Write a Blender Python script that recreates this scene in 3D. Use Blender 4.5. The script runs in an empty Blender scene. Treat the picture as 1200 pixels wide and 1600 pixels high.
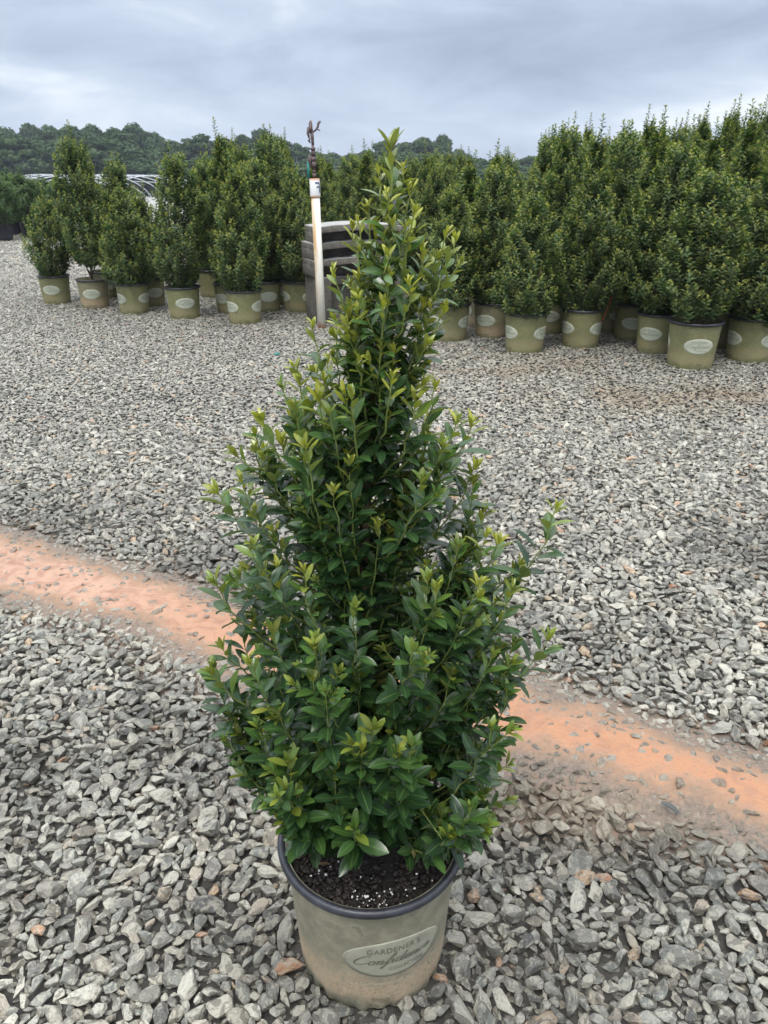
import bpy, math, random
import numpy as np
from mathutils import Vector
R = math.radians
random.seed(7)
rng = np.random.default_rng(7)
scn = bpy.context.scene
col = scn.collection

# ------------------------------------------------------------------ camera
PITCH = R(24.0); F = 1200.0; H = 1.47
cam_d = bpy.data.cameras.new('camera'); cam = bpy.data.objects.new('camera', cam_d); col.objects.link(cam)
cam.location = (0, 0, H); cam.rotation_euler = (R(90) - PITCH, 0, 0)
cam_d.sensor_fit = 'VERTICAL'; cam_d.sensor_height = 36; cam_d.sensor_width = 27; cam_d.lens = 36 * F / 1600
cam_d.clip_start = 0.05; cam_d.clip_end = 3000
cam_d.dof.use_dof = True; cam_d.dof.focus_distance = 1.35; cam_d.dof.aperture_fstop = 15.0
scn.camera = cam

def ray(x, y):
    cx = (x - 600) / F; cy = (800 - y) / F
    return np.array([cx, math.cos(PITCH) + cy * math.sin(PITCH), -math.sin(PITCH) + cy * math.cos(PITCH)])
def px_h(x, y, h=0.0):            # point of the picture at height h
    d = ray(x, y); t = (h - H) / d[2]
    return np.array([0, 0, H]) + d * t
def px_Y(x, y, Y):                # point of the picture at distance Y
    d = ray(x, y); return np.array([0, 0, H]) + d * (Y / d[1])

# ------------------------------------------------------------------ render / exposure
scn.render.engine = 'CYCLES'
scn.view_settings.view_transform = 'Standard'; scn.view_settings.look = 'None'
scn.view_settings.exposure = 0.22; scn.view_settings.gamma = 1.0
scn.render.resolution_x = 768; scn.render.resolution_y = 1024
try:
    scn.cycles.max_bounces = 6; scn.cycles.transparent_max_bounces = 4
    scn.cycles.volume_bounces = 0
except Exception: pass

SUN_EL = R(62); SUN_AZ = R(200)      # direction the light comes from (azimuth clockwise from +Y)

# ------------------------------------------------------------------ node helpers
class NT:
    def __init__(s, nt): s.nt = nt; s.n = nt.nodes; s.l = nt.links
    def new(s, t, **kw):
        n = s.n.new(t)
        for k, v in kw.items(): setattr(n, k, v)
        return n
    def link(s, a, b): s.l.new(a, b)
    def put(s, sock, v):
        if isinstance(v, (int, float)): sock.default_value = v
        elif isinstance(v, (tuple, list)): sock.default_value = v
        else: s.link(v, sock)
    def math(s, op, a, b=0.0, c=None, clamp=False):
        n = s.new('ShaderNodeMath', operation=op, use_clamp=clamp)
        s.put(n.inputs[0], a); s.put(n.inputs[1], b)
        if c is not None: s.put(n.inputs[2], c)
        return n.outputs[0]
    def mix(s, f, a, b, mode='MIX'):
        n = s.new('ShaderNodeMix', data_type='RGBA', blend_type=mode)
        s.put(n.inputs[0], f)
        s.put(n.inputs[6], a if not isinstance(a, tuple) else (*a[:3], 1)); s.put(n.inputs[7], b if not isinstance(b, tuple) else (*b[:3], 1))
        return n.outputs[2]
    def noise(s, vec, scale, detail=3, rough=0.55, dist=0.0):
        n = s.new('ShaderNodeTexNoise'); n.inputs['Scale'].default_value = scale
        n.inputs['Detail'].default_value = detail; n.inputs['Roughness'].default_value = rough
        n.inputs['Distortion'].default_value = dist
        if vec is not None: s.link(vec, n.inputs['Vector'])
        return n.outputs['Fac']
    def ramp(s, f, stops):
        n = s.new('ShaderNodeValToRGB'); e = n.color_ramp.elements
        while len(e) < len(stops): e.new(0.5)
        for k, (p, c) in enumerate(stops):
            e[k].position = p; e[k].color = (*c, 1) if len(c) == 3 else c
        s.link(f, n.inputs[0]); return n.outputs[0]
    def smooth(s, v, lo, hi):
        n = s.new('ShaderNodeMapRange', interpolation_type='SMOOTHSTEP')
        s.put(n.inputs[0], v); n.inputs[1].default_value = lo; n.inputs[2].default_value = hi
        return n.outputs[0]
    def vmul(s, v, t):
        n = s.new('ShaderNodeVectorMath', operation='MULTIPLY'); s.link(v, n.inputs[0]); n.inputs[1].default_value = t
        return n.outputs[0]

def material(name):
    m = bpy.data.materials.new(name); m.use_nodes = True
    t = NT(m.node_tree); b = m.node_tree.nodes['Principled BSDF']
    return m, t, b

# ------------------------------------------------------------------ world: overcast sky
world = bpy.data.worlds.new('World'); scn.world = world; world.use_nodes = True
w = NT(world.node_tree); bg = world.node_tree.nodes['Background']
tc = w.new('ShaderNodeTexCoord'); sep = w.new('ShaderNodeSeparateXYZ'); w.link(tc.outputs['Generated'], sep.inputs[0])
dx, dy, dz = sep.outputs
az = w.math('MULTIPLY', w.math('ARCTAN2', dx, dy), 57.2958)
el = w.math('MULTIPLY', w.math('ARCSINE', dz), 57.2958)
cmb = w.new('ShaderNodeCombineXYZ'); w.link(w.math('MULTIPLY', az, 0.065), cmb.inputs[0]); w.link(w.math('MULTIPLY', el, 0.20), cmb.inputs[1])
n1 = w.noise(cmb.outputs[0], 1.5, 8, 0.56, 0.45)
cmb2 = w.new('ShaderNodeCombineXYZ'); w.link(w.math('MULTIPLY', az, 0.09), cmb2.inputs[0]); w.link(w.math('MULTIPLY', el, 0.2), cmb2.inputs[1]); cmb2.inputs[2].default_value = 5.3
n2 = w.noise(cmb2.outputs[0], 1.6, 3, 0.5, 0.2)
n3 = w.noise(cmb2.outputs[0], 0.8, 2, 0.5, 0.0)
azd = w.math('ADD', az, w.math('MULTIPLY', w.math('SUBTRACT', n2, 0.5), 14))
eld = w.math('ADD', el, w.math('MULTIPLY', w.math('SUBTRACT', n3, 0.5), 5))
def blob(a0, e0, sa, se, k):
    p = w.math('POWER', w.math('ABSOLUTE', w.math('DIVIDE', w.math('SUBTRACT', azd, a0), sa)), 2)
    q = w.math('POWER', w.math('ABSOLUTE', w.math('DIVIDE', w.math('SUBTRACT', eld, e0), se)), 2)
    return w.math('MULTIPLY', w.math('EXPONENT', w.math('MULTIPLY', w.math('ADD', p, q), -1)), k)
s_ = w.math('ADD', w.math('MULTIPLY', w.math('SUBTRACT', n1, 0.5), 1.35), 0.46)
for B in [(12, 7.4, 14, 2.3, -0.38), (24, 2.9, 9, 1.2, 0.60), (-3, 10.2, 3.0, 1.5, 0.25), (-20, 3.6, 9, 1.3, 0.28),
          (2, 1.4, 14, 1.4, 0.10), (-14, 8.5, 9, 1.6, 0.10), (-8, 5.6, 5, 1.2, 0.18), (-15, 6.2, 8, 1.2, -0.12)]:
    s_ = w.math('ADD', s_, blob(*B))
cl = w.ramp(s_, [(0.0, (0.335, 0.395, 0.52)), (0.30, (0.42, 0.49, 0.625)), (0.62, (0.53, 0.61, 0.74)), (1.0, (0.80, 0.85, 0.91))])
ZEN = w.math('ADD', 1.0, w.math('MULTIPLY', w.smooth(el, 10, 70), 3.1))     # overcast skies brighten towards the zenith
cl = w.mix(w.smooth(el, 10, 40), cl, (0.72, 0.75, 0.80))
v_ = w.new('ShaderNodeVectorMath', operation='SCALE'); w.link(cl, v_.inputs[0]); w.link(ZEN, v_.inputs[3])
sky = w.new('ShaderNodeTexSky', sky_type='NISHITA'); sky.sun_disc = False
sky.sun_elevation = SUN_EL; sky.sun_rotation = SUN_AZ
sk = w.new('ShaderNodeVectorMath', operation='SCALE'); w.link(sky.outputs[0], sk.inputs[0]); sk.inputs[3].default_value = 0.10 * 0.04
ad = w.new('ShaderNodeVectorMath', operation='ADD'); w.link(v_.outputs[0], ad.inputs[0]); w.link(sk.outputs[0], ad.inputs[1])
w.link(ad.outputs[0], bg.inputs['Color']); bg.inputs['Strength'].default_value = 1.0

sun_d = bpy.data.lights.new('sun', 'SUN'); sun = bpy.data.objects.new('sun', sun_d); col.objects.link(sun)
sun_d.energy = 1.5; sun_d.angle = R(14); sun_d.color = (1.0, 0.96, 0.9)
sv = Vector((math.sin(SUN_AZ) * math.cos(SUN_EL), math.cos(SUN_AZ) * math.cos(SUN_EL), math.sin(SUN_EL)))
sun.rotation_euler = sv.to_track_quat('Z', 'Y').to_euler()

# ------------------------------------------------------------------ mesh helpers
def link(name, data, parent=None, mat=None):
    o = bpy.data.objects.new(name, data); col.objects.link(o)
    if parent is not None: o.parent = parent
    return o
def mesh_np(name, V, Q, mat=None, smooth=True, cols=None):
    """V (n,3); Q list of face index arrays (each (m,k))"""
    me = bpy.data.meshes.new(name)
    if not isinstance(Q, (list, tuple)): Q = [Q]
    Q = [np.asarray(q, dtype=np.int32) for q in Q if len(q)]
    V = np.asarray(V, dtype=np.float32)
    me.vertices.add(len(V)); me.vertices.foreach_set('co', V.ravel())
    idx = np.concatenate([q.ravel() for q in Q]); tot = np.concatenate([np.full(len(q), q.shape[1], dtype=np.int32) for q in Q])
    st = np.concatenate([[0], np.cumsum(tot)[:-1]]).astype(np.int32)
    me.loops.add(len(idx)); me.loops.foreach_set('vertex_index', idx)
    me.polygons.add(len(tot)); me.polygons.foreach_set('loop_start', st)
    try: me.polygons.foreach_set('loop_total', tot)
    except Exception: pass
    me.update(calc_edges=True); me.validate()
    if smooth: me.polygons.foreach_set('use_smooth', np.ones(len(me.polygons), dtype=bool))
    if cols is not None:
        a = me.color_attributes.new('tint', 'FLOAT_COLOR', 'POINT')
        c = np.ones((len(V), 4), dtype=np.float32); c[:, :3] = cols
        a.data.foreach_set('color', c.ravel())
    if mat: me.materials.append(mat)
    return me
def merge(parts):
    V = []; Q = {}; C = []; off = 0
    for p in parts:
        V.append(p[0])
        for q in (p[1] if isinstance(p[1], list) else [p[1]]):
            q = np.asarray(q)
            if len(q): Q.setdefault(q.shape[1], []).append(q + off)
        if len(p) > 2: C.append(p[2])
        off += len(p[0])
    return (np.concatenate(V), [np.concatenate(v) for v in Q.values()], np.concatenate(C) if C else None)
def box(cx, cy, cz, sx, sy, sz, rz=0.0, rx=0.0, ry=0.0):
    v = np.array([[x, y, z] for x in (-.5, .5) for y in (-.5, .5) for z in (-.5, .5)]) * [sx, sy, sz]
    c, s = math.cos(rx), math.sin(rx); v = v @ np.array([[1, 0, 0], [0, c, s], [0, -s, c]])
    c, s = math.cos(ry), math.sin(ry); v = v @ np.array([[c, 0, -s], [0, 1, 0], [s, 0, c]])
    c, s = math.cos(rz), math.sin(rz); v = v @ np.array([[c, s, 0], [-s, c, 0], [0, 0, 1]])
    return v + [cx, cy, cz], np.array([[0, 1, 3, 2], [4, 6, 7, 5], [0, 4, 5, 1], [2, 3, 7, 6], [0, 2, 6, 4], [1, 5, 7, 3]])
def tube(P, rad, n=8, cap=True):
    P = np.asarray(P, float); rad = np.broadcast_to(np.asarray(rad, float), (len(P),))
    T = np.gradient(P, axis=0); T /= np.linalg.norm(T, axis=1)[:, None] + 1e-9
    ref = np.array([0, 0, 1.0]) if abs(T[0][2]) < .9 else np.array([1.0, 0, 0])
    A = np.cross(T, ref); A /= np.linalg.norm(A, axis=1)[:, None] + 1e-9; B = np.cross(T, A)
    a = np.linspace(0, 2 * math.pi, n, endpoint=False)
    V = P[:, None] + rad[:, None, None] * (A[:, None] * np.cos(a)[None, :, None] + B[:, None] * np.sin(a)[None, :, None])
    V = V.reshape(-1, 3); m = len(P)
    i = np.arange(m - 1)[:, None] * n; j = np.arange(n)[None]; k = (j + 1) % n
    Q = np.stack([i + j, i + k, i + n + k, i + n + j], -1).reshape(-1, 4)
    F_ = [Q]
    if cap:
        V = np.concatenate([V, P[:1], P[-1:]]); c0 = m * n; c1 = c0 + 1; jj = np.arange(n); kk = (jj + 1) % n
        F_.append(np.concatenate([np.stack([np.full(n, c0), kk, jj], -1), np.stack([np.full(n, c1), (m - 1) * n + jj, (m - 1) * n + kk], -1)]))
    return V, F_
def lathe(prof, n=64, fn=None):
    """prof list of (r,z); returns grid"""
    prof = np.asarray(prof, float); a = np.linspace(0, 2 * math.pi, n, endpoint=False)
    r = prof[:, 0][:, None] * np.ones(n); z = prof[:, 1][:, None] * np.ones(n)
    if fn: r, z = fn(r, z, a)
    V = np.stack([r * np.sin(a), -r * np.cos(a), z], -1).reshape(-1, 3); m = len(prof)
    i = np.arange(m - 1)[:, None] * n; j = np.arange(n)[None]; k = (j + 1) % n
    return V, np.stack([i + j, i + k, i + n + k, i + n + j], -1).reshape(-1, 4)

def tag(o, label=None, cat=None, group=None, kind=None):
    if label: o['label'] = label
    if cat: o['category'] = cat
    if group: o['group'] = group
    if kind: o['kind'] = kind
    return o
def empty(name, loc, rz=0.0, sc=1.0):
    o = bpy.data.objects.new(name, None); col.objects.link(o); o.location = loc; o.rotation_euler = (0, 0, rz)
    o.scale = (sc,) * 3 if not isinstance(sc, tuple) else sc
    o.empty_display_size = 0.1
    return o

# ------------------------------------------------------------------ materials
def simple(name, c, rough=0.7, var=0.25, scale=20, spec=0.5, metallic=0.0, bump=0.0, bscale=60):
    m, t, b = material(name); tcn = t.new('ShaderNodeTexCoord')
    n = t.noise(tcn.outputs['Object'], scale, 5, 0.6)
    c1 = tuple(x * (1 - var) for x in c); c2 = tuple(min(1, x * (1 + var)) for x in c)
    t.link(t.ramp(n, [(0.3, c1), (0.7, c2)]), b.inputs['Base Color'])
    b.inputs['Roughness'].default_value = rough; b.inputs['Specular IOR Level'].default_value = spec
    b.inputs['Metallic'].default_value = metallic
    if bump:
        bn = t.new('ShaderNodeBump'); bn.inputs['Strength'].default_value = bump; bn.inputs['Distance'].default_value = 0.004
        t.link(t.noise(tcn.outputs['Object'], bscale, 5, 0.6), bn.inputs['Height']); t.link(bn.outputs[0], b.inputs['Normal'])
    return m

def leaf_mat(name, old, mid, young, back, rough=0.38, trans=0.25, spec=0.5):
    m, t, b = material(name)
    at = t.new('ShaderNodeAttribute', attribute_name='tint'); sp = t.new('ShaderNodeSeparateColor'); t.link(at.outputs['Color'], sp.inputs[0])
    age_lit, rnd, rib = sp.outputs
    c = t.ramp(age_lit, [(0.0, old), (0.42, mid), (0.72, tuple((a + b2) / 2 for a, b2 in zip(mid, young))), (1.0, young)])
    k = t.math('ADD', 0.72, t.math('MULTIPLY', rnd, 0.56))
    v = t.new('ShaderNodeVectorMath', operation='SCALE'); t.link(c, v.inputs[0]); t.link(k, v.inputs[3])
    c = v.outputs[0]
    if rib is not None:
        ribf = t.math('MULTIPLY', t.smooth(rib, 0.16, 0.0), 0.35)
        c = t.mix(ribf, c, tuple(min(1, x * 2.2 + 0.02) for x in mid))
    geo = t.new('ShaderNodeNewGeometry')
    bk = t.mix(age_lit, back, tuple(min(1, x * 1.0) for x in young))
    c = t.mix(geo.outputs['Backfacing'], c, bk)
    t.link(c, b.inputs['Base Color']); b.inputs['Specular IOR Level'].default_value = spec
    t.link(t.math('ADD', rough, t.math('MULTIPLY', geo.outputs['Backfacing'], 0.25)), b.inputs['Roughness'])
    tr = t.new('ShaderNodeBsdfTranslucent')
    tcol = t.new('ShaderNodeVectorMath', operation='MULTIPLY'); t.link(c, tcol.inputs[0]); tcol.inputs[1].default_value = (1.5, 1.7, 0.7)
    t.link(tcol.outputs[0], tr.inputs['Color'])
    mx = t.new('ShaderNodeMixShader'); mx.inputs[0].default_value = trans
    out = m.node_tree.nodes['Material Output']
    t.link(b.outputs[0], mx.inputs[1]); t.link(tr.outputs[0], mx.inputs[2]); t.link(mx.outputs[0], out.inputs['Surface'])
    return m
M = {}
M['leaf'] = leaf_mat('glossy_leaf', (0.024, 0.056, 0.022), (0.062, 0.124, 0.025), (0.29, 0.295, 0.040), (0.10, 0.145, 0.065), 0.27, 0.20)
M['leaf_far'] = leaf_mat('shrub_leaf', (0.028, 0.068, 0.022), (0.098, 0.165, 0.040), (0.34, 0.33, 0.08), (0.085, 0.135, 0.05), 0.42, 0.22)
M['leaf_pale'] = leaf_mat('young_shrub_leaf', (0.040, 0.085, 0.036), (0.075, 0.135, 0.05), (0.17, 0.22, 0.07), (0.08, 0.13, 0.06), 0.5, 0.22)
M['leaf_tree'] = leaf_mat('tree_leaf', (0.007, 0.022, 0.010), (0.020, 0.046, 0.017), (0.050, 0.085, 0.026), (0.05, 0.085, 0.04), 0.6, 0.15, 0.3)
M['bark'] = simple('shrub_bark', (0.13, 0.085, 0.055), 0.85, 0.4, 60, bump=0.8, bscale=180)
M['tree_bark'] = simple('tree_bark', (0.10, 0.08, 0.06), 0.9, 0.3, 4)
M['twig'] = simple('green_twig', (0.16, 0.20, 0.045), 0.55, 0.25, 60)
M['rim'] = simple('dark_plastic_rim', (0.027, 0.029, 0.036), 0.40, 0.45, 25, bump=0.15, bscale=120)
M['black_pot'] = simple('black_pot_plastic', (0.022, 0.024, 0.032), 0.5, 0.3, 12)
M['soil'] = simple('potting_bark_soil', (0.016, 0.012, 0.010), 0.75, 0.7, 90, bump=1.0, bscale=250)
M['chip'] = simple('bark_chips', (0.022, 0.015, 0.012), 0.6, 0.6, 70)
M['perlite'] = simple('white_perlite', (0.72, 0.71, 0.66), 0.9, 0.1, 200)
M['stake'] = simple('red_stake', (0.45, 0.09, 0.05), 0.5)
M['teal'] = simple('teal_tape', (0.02, 0.20, 0.17), 0.5)
M['blue_ink'] = simple('blue_ink', (0.015, 0.05, 0.16), 0.5, 0.1)
M['riser'] = simple('weathered_brown_metal', (0.115, 0.082, 0.078), 0.6, 0.5, 40, metallic=0.3, bump=0.5)
M['galv'] = simple('galvanised_tube', (0.50, 0.53, 0.56), 0.4, 0.1, 3, metallic=0.0)

def concrete():
    m, t, b = material('weathered_concrete'); tcn = t.new('ShaderNodeTexCoord')
    a = t.noise(tcn.outputs['Object'], 3.5, 6, 0.65); f = t.noise(tcn.outputs['Object'], 45, 5, 0.7)
    c = t.ramp(a, [(0.3, (0.06, 0.054, 0.046)), (0.55, (0.15, 0.135, 0.112)), (0.75, (0.27, 0.245, 0.205))])
    c = t.mix(t.math('MULTIPLY', t.smooth(f, .4, .65), 0.6), c, (0.065, 0.06, 0.052))
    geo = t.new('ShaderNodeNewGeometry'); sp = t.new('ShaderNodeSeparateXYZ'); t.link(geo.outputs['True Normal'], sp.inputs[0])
    c = t.mix(t.smooth(sp.outputs[2], 0.6, 0.95), c, (0.29, 0.285, 0.27))      # upward faces paler
    t.link(c, b.inputs['Base Color']); b.inputs['Roughness'].default_value = 0.9
    bn = t.new('ShaderNodeBump'); bn.inputs['Strength'].default_value = 0.7; bn.inputs['Distance'].default_value = 0.01
    t.link(f, bn.inputs['Height']); t.link(bn.outputs[0], b.inputs['Normal'])
    return m
M['concrete'] = concrete()

def pvc():
    m, t, b = material('white_pvc_with_rust'); tcn = t.new('ShaderNodeTexCoord'); sp = t.new('ShaderNodeSeparateXYZ')
    t.link(tcn.outputs['Object'], sp.inputs[0]); x, y, z = sp.outputs
    st = t.noise(t.vmul(tcn.outputs['Object'], (26, 26, 2.2)), 1.0, 4, 0.6)
    run = t.math('MULTIPLY', t.smooth(x, 0.018, -0.022), t.smooth(z, -0.1, 0.7))         # rust run down the left side
    f = t.math('MULTIPLY', run, t.smooth(st, 0.33, 0.62))
    foot = t.smooth(t.math('ADD', z, t.math('MULTIPLY', st, 0.12)), 0.15, 0.07)
    c = t.mix(t.math('MULTIPLY', f, 0.95), (0.72, 0.70, 0.61), (0.46, 0.27, 0.10))
    c = t.mix(t.math('MULTIPLY', foot, 0.9), c, (0.50, 0.17, 0.06))
    top = t.math('MULTIPLY', t.smooth(z, 1.20, 1.24), t.math('MULTIPLY', t.smooth(st, 0.5, 0.36), 1.0))
    t.link(c, b.inputs['Base Color']); b.inputs['Roughness'].default_value = 0.4
    return m
M['pvc'] = pvc()
def coupling_mat():
    m, t, b = material('stained_white_coupling'); tcn = t.new('ShaderNodeTexCoord'); sp = t.new('ShaderNodeSeparateXYZ')
    t.link(tcn.outputs['Object'], sp.inputs[0]); x, y, z = sp.outputs
    n = t.noise(tcn.outputs['Object'], 30, 4, 0.6)
    e = t.math('ABSOLUTE', t.math('SUBTRACT', z, 1.315))
    f = t.math('MAXIMUM', t.smooth(t.math('ADD', e, t.math('MULTIPLY', n, 0.03)), 0.075, 0.092), t.smooth(t.math('ADD', x, t.math('MULTIPLY', n, 0.03)), -0.050, -0.068))
    c = t.mix(t.math('MULTIPLY', f, 0.85), (0.78, 0.78, 0.76), (0.55, 0.24, 0.10))
    t.link(c, b.inputs['Base Color']); b.inputs['Roughness'].default_value = 0.45
    return m
M['coupling'] = coupling_mat()

def pot_mat(name, olive, dirt, amt, film):
    m, t, b = material(name); tcn = t.new('ShaderNodeTexCoord'); sp = t.new('ShaderNodeSeparateXYZ')
    t.link(tcn.outputs['Object'], sp.inputs[0]); z = sp.outputs[2]
    n = t.noise(tcn.outputs['Object'], 7, 5, 0.6, 0.4); f = t.noise(tcn.outputs['Object'], 130, 4, 0.7)
    sc = t.noise(t.vmul(tcn.outputs['Object'], (14, 14, 60)), 1.0, 5, 0.6, 1.5)
    k = t.noise(tcn.outputs['Object'], 28, 5, 0.65)
    c = t.mix(t.smooth(k, 0.35, 0.7), olive, tuple(min(1, x * film) for x in olive))
    c = t.mix(t.math('MULTIPLY', t.smooth(t.noise(tcn.outputs['Object'], 300, 3, 0.7), 0.45, 0.7), 0.30), c, tuple(min(1, x * 1.7) for x in olive))
    # splashed clay film in an uneven band near the foot, bare olive below it
    zz = t.math('ADD', z, t.math('MULTIPLY', t.math('SUBTRACT', n, 0.5), 0.11))
    band = t.math('MULTIPLY', t.smooth(zz, 0.145, 0.075), t.smooth(zz, 0.018, 0.05))
    c = t.mix(t.math('MULTIPLY', t.math('MULTIPLY', band, t.smooth(f, 0.25, 0.6)), amt), c, dirt)
    foot_dark = t.math('MULTIPLY', t.smooth(zz, 0.055, 0.02), t.smooth(f, 0.35, 0.6))
    c = t.mix(t.math('MULTIPLY', foot_dark, 0.55), c, tuple(x * 0.75 for x in olive))  # olive darkens in flecks towards the foot
    c = t.mix(t.math('MULTIPLY', t.smooth(f, 0.62, 0.75), 0.25), c, dirt)
    scr = t.math('MULTIPLY', t.smooth(sc, 0.64, 0.68), 0.35)
    c = t.mix(scr, c, tuple(min(1, x * 1.6 + 0.05) for x in olive))
    blot = t.math('MULTIPLY', t.smooth(t.noise(tcn.outputs['Object'], 26, 2, 0.4, 0.6), 0.68, 0.71), 0.5)
    c = t.mix(blot, c, tuple(x * 0.5 for x in olive))
    t.link(c, b.inputs['Base Color'])
    t.link(t.math('ADD', 0.5, t.math('MULTIPLY', k, 0.35)), b.inputs['Roughness'])
    bn = t.new('ShaderNodeBump'); bn.inputs['Strength'].default_value = 0.25; bn.inputs['Distance'].default_value = 0.001
    t.link(f, bn.inputs['Height']); t.link(bn.outputs[0], b.inputs['Normal'])
    return m
M['pot'] = pot_mat('dusty_olive_pot_plastic', (0.168, 0.158, 0.112), (0.40, 0.305, 0.20), 0.95, 1.5)
M['pot_far'] = pot_mat('olive_pot_plastic', (0.150, 0.148, 0.066), (0.30, 0.25, 0.14), 0.6, 1.3)
M['pot_tan'] = pot_mat('mud_stained_pot_plastic', (0.165, 0.150, 0.085), (0.36, 0.27, 0.16), 1.0, 1.3)
M['oval'] = simple('pale_printed_oval', (0.285, 0.280, 0.215), 0.6, 0.14, 30)
M['oval_far'] = simple('pale_oval_panel', (0.42, 0.44, 0.34), 0.6, 0.10, 30)
M['ink'] = simple('dark_label_ink', (0.120, 0.125, 0.09), 0.6, 0.35, 60)
M['ink_far'] = simple('faded_label_ink', (0.24, 0.26, 0.19), 0.6, 0.2, 40)
M['ink_pale'] = simple('pale_label_ink', (0.46, 0.43, 0.33), 0.6, 0.15, 90)

# ---- gravel
def wet_field(t, pos):
    """0 dry .. 1 wet, patches laid on the ground in world space"""
    n = t.noise(t.vmul(pos, (0.8, 1.0, 0.0)), 0.75, 4, 0.55, 0.3)
    sp = t.new('ShaderNodeSeparateXYZ'); t.link(pos, sp.inputs[0])
    dry_sheen = t.math('SUBTRACT', 1.0, t.math('MULTIPLY', t.smooth(sp.outputs[1], 2.7, 3.9), 0.80))      # yard beyond made paler: grazing sheen put into the colour
    return t.math('MULTIPLY', t.smooth(n, 0.38, 0.58), dry_sheen)
def gravel_mat():
    m, t, b = material('crushed_slate_stone'); oi = t.new('ShaderNodeObjectInfo'); geo = t.new('ShaderNodeNewGeometry')
    tcn = t.new('ShaderNodeTexCoord'); rnd = oi.outputs['Random']
    c = t.ramp(rnd, [(0.0, (0.085, 0.085, 0.082)), (0.10, (0.17, 0.175, 0.165)), (0.25, (0.33, 0.32, 0.285)), (0.36, (0.16, 0.175, 0.165)), (0.48, (0.29, 0.30, 0.28)),
                     (0.60, (0.44, 0.425, 0.37)), (0.71, (0.215, 0.19, 0.155)), (0.82, (0.37, 0.365, 0.33)), (0.93, (0.53, 0.515, 0.46)), (0.975, (0.38, 0.32, 0.25)), (0.99, (0.46, 0.31, 0.18)), (1.0, (0.38, 0.18, 0.10))])
    br = t.new('ShaderNodeMapping'); t.link(tcn.outputs['Object'], br.inputs[0])
    off = t.new('ShaderNodeCombineXYZ'); t.link(t.math('MULTIPLY', rnd, 91), off.inputs[0]); t.link(t.math('MULTIPLY', rnd, 37), off.inputs[1]); t.link(off.outputs[0], br.inputs['Location'])
    br.inputs['Scale'].default_value = (1, 1, 1)
    n = t.noise(br.outputs[0], 1.6, 5, 0.6, 0.6)
    st = t.noise(t.vmul(br.outputs[0], (0.9, 2.6, 3.0)), 1.5, 5, 0.65, 1.2)
    c = t.mix(t.math('MULTIPLY', t.smooth(n, 0.47, 0.58), 0.55), c, (0.50, 0.475, 0.405))
    c = t.mix(t.math('MULTIPLY', t.smooth(st, 0.5, 0.34), 0.5), c, (0.10, 0.10, 0.095))
    c = t.mix(t.math('MULTIPLY', t.smooth(st, 0.62, 0.72), 0.5), c, (0.30, 0.225, 0.145))
    dp = t.noise(br.outputs[0], 0.9, 2, 0.4, 0.8)
    c = t.mix(t.math('MULTIPLY', t.smooth(dp, 0.555, 0.575), 0.6), c, (0.10, 0.095, 0.085))
    wm = t.new('ShaderNodeVectorMath', operation='MULTIPLY'); t.link(c, wm.inputs[0]); wm.inputs[1].default_value = (1.0, 0.98, 0.92); c = wm.outputs[0]
    wet = wet_field(t, geo.outputs['Position'])
    # whole stones darken inside the damp patches
    c2 = t.new('ShaderNodeVectorMath', operation='SCALE'); t.link(c, c2.inputs[0]); t.link(t.math('SUBTRACT', 1.0, t.math('MULTIPLY', wet, 0.52)), c2.inputs[3])
    # silt from the clay wash coats stones that lie beside it (attribute carried by each stone)
    at = t.new('ShaderNodeAttribute', attribute_name='silt', attribute_type='INSTANCER')
    sf = t.math('MULTIPLY', at.outputs['Fac'], t.math('ADD', 0.35, t.math('MULTIPLY', t.smooth(n, 0.3, 0.7), 0.65)))
    c3 = t.mix(sf, c2.outputs[0], (0.24, 0.175, 0.125))
    at2 = t.new('ShaderNodeAttribute', attribute_name='tanned', attribute_type='INSTANCER')
    c3 = t.mix(t.math('MULTIPLY', at2.outputs['Fac'], 0.55), c3, (0.21, 0.15, 0.085))
    t.link(c3, b.inputs['Base Color'])
    t.link(t.math('SUBTRACT', 0.52, t.math('MULTIPLY', wet, 0.22)), b.inputs['Roughness'])
    bn = t.new('ShaderNodeBump'); bn.inputs['Strength'].default_value = 0.45; bn.inputs['Distance'].default_value = 0.10
    t.link(t.math('ADD', n, t.math('MULTIPLY', st, 0.5)), bn.inputs['Height']); t.link(bn.outputs[0], b.inputs['Normal'])
    return m
M['gravel'] = gravel_mat()
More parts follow.
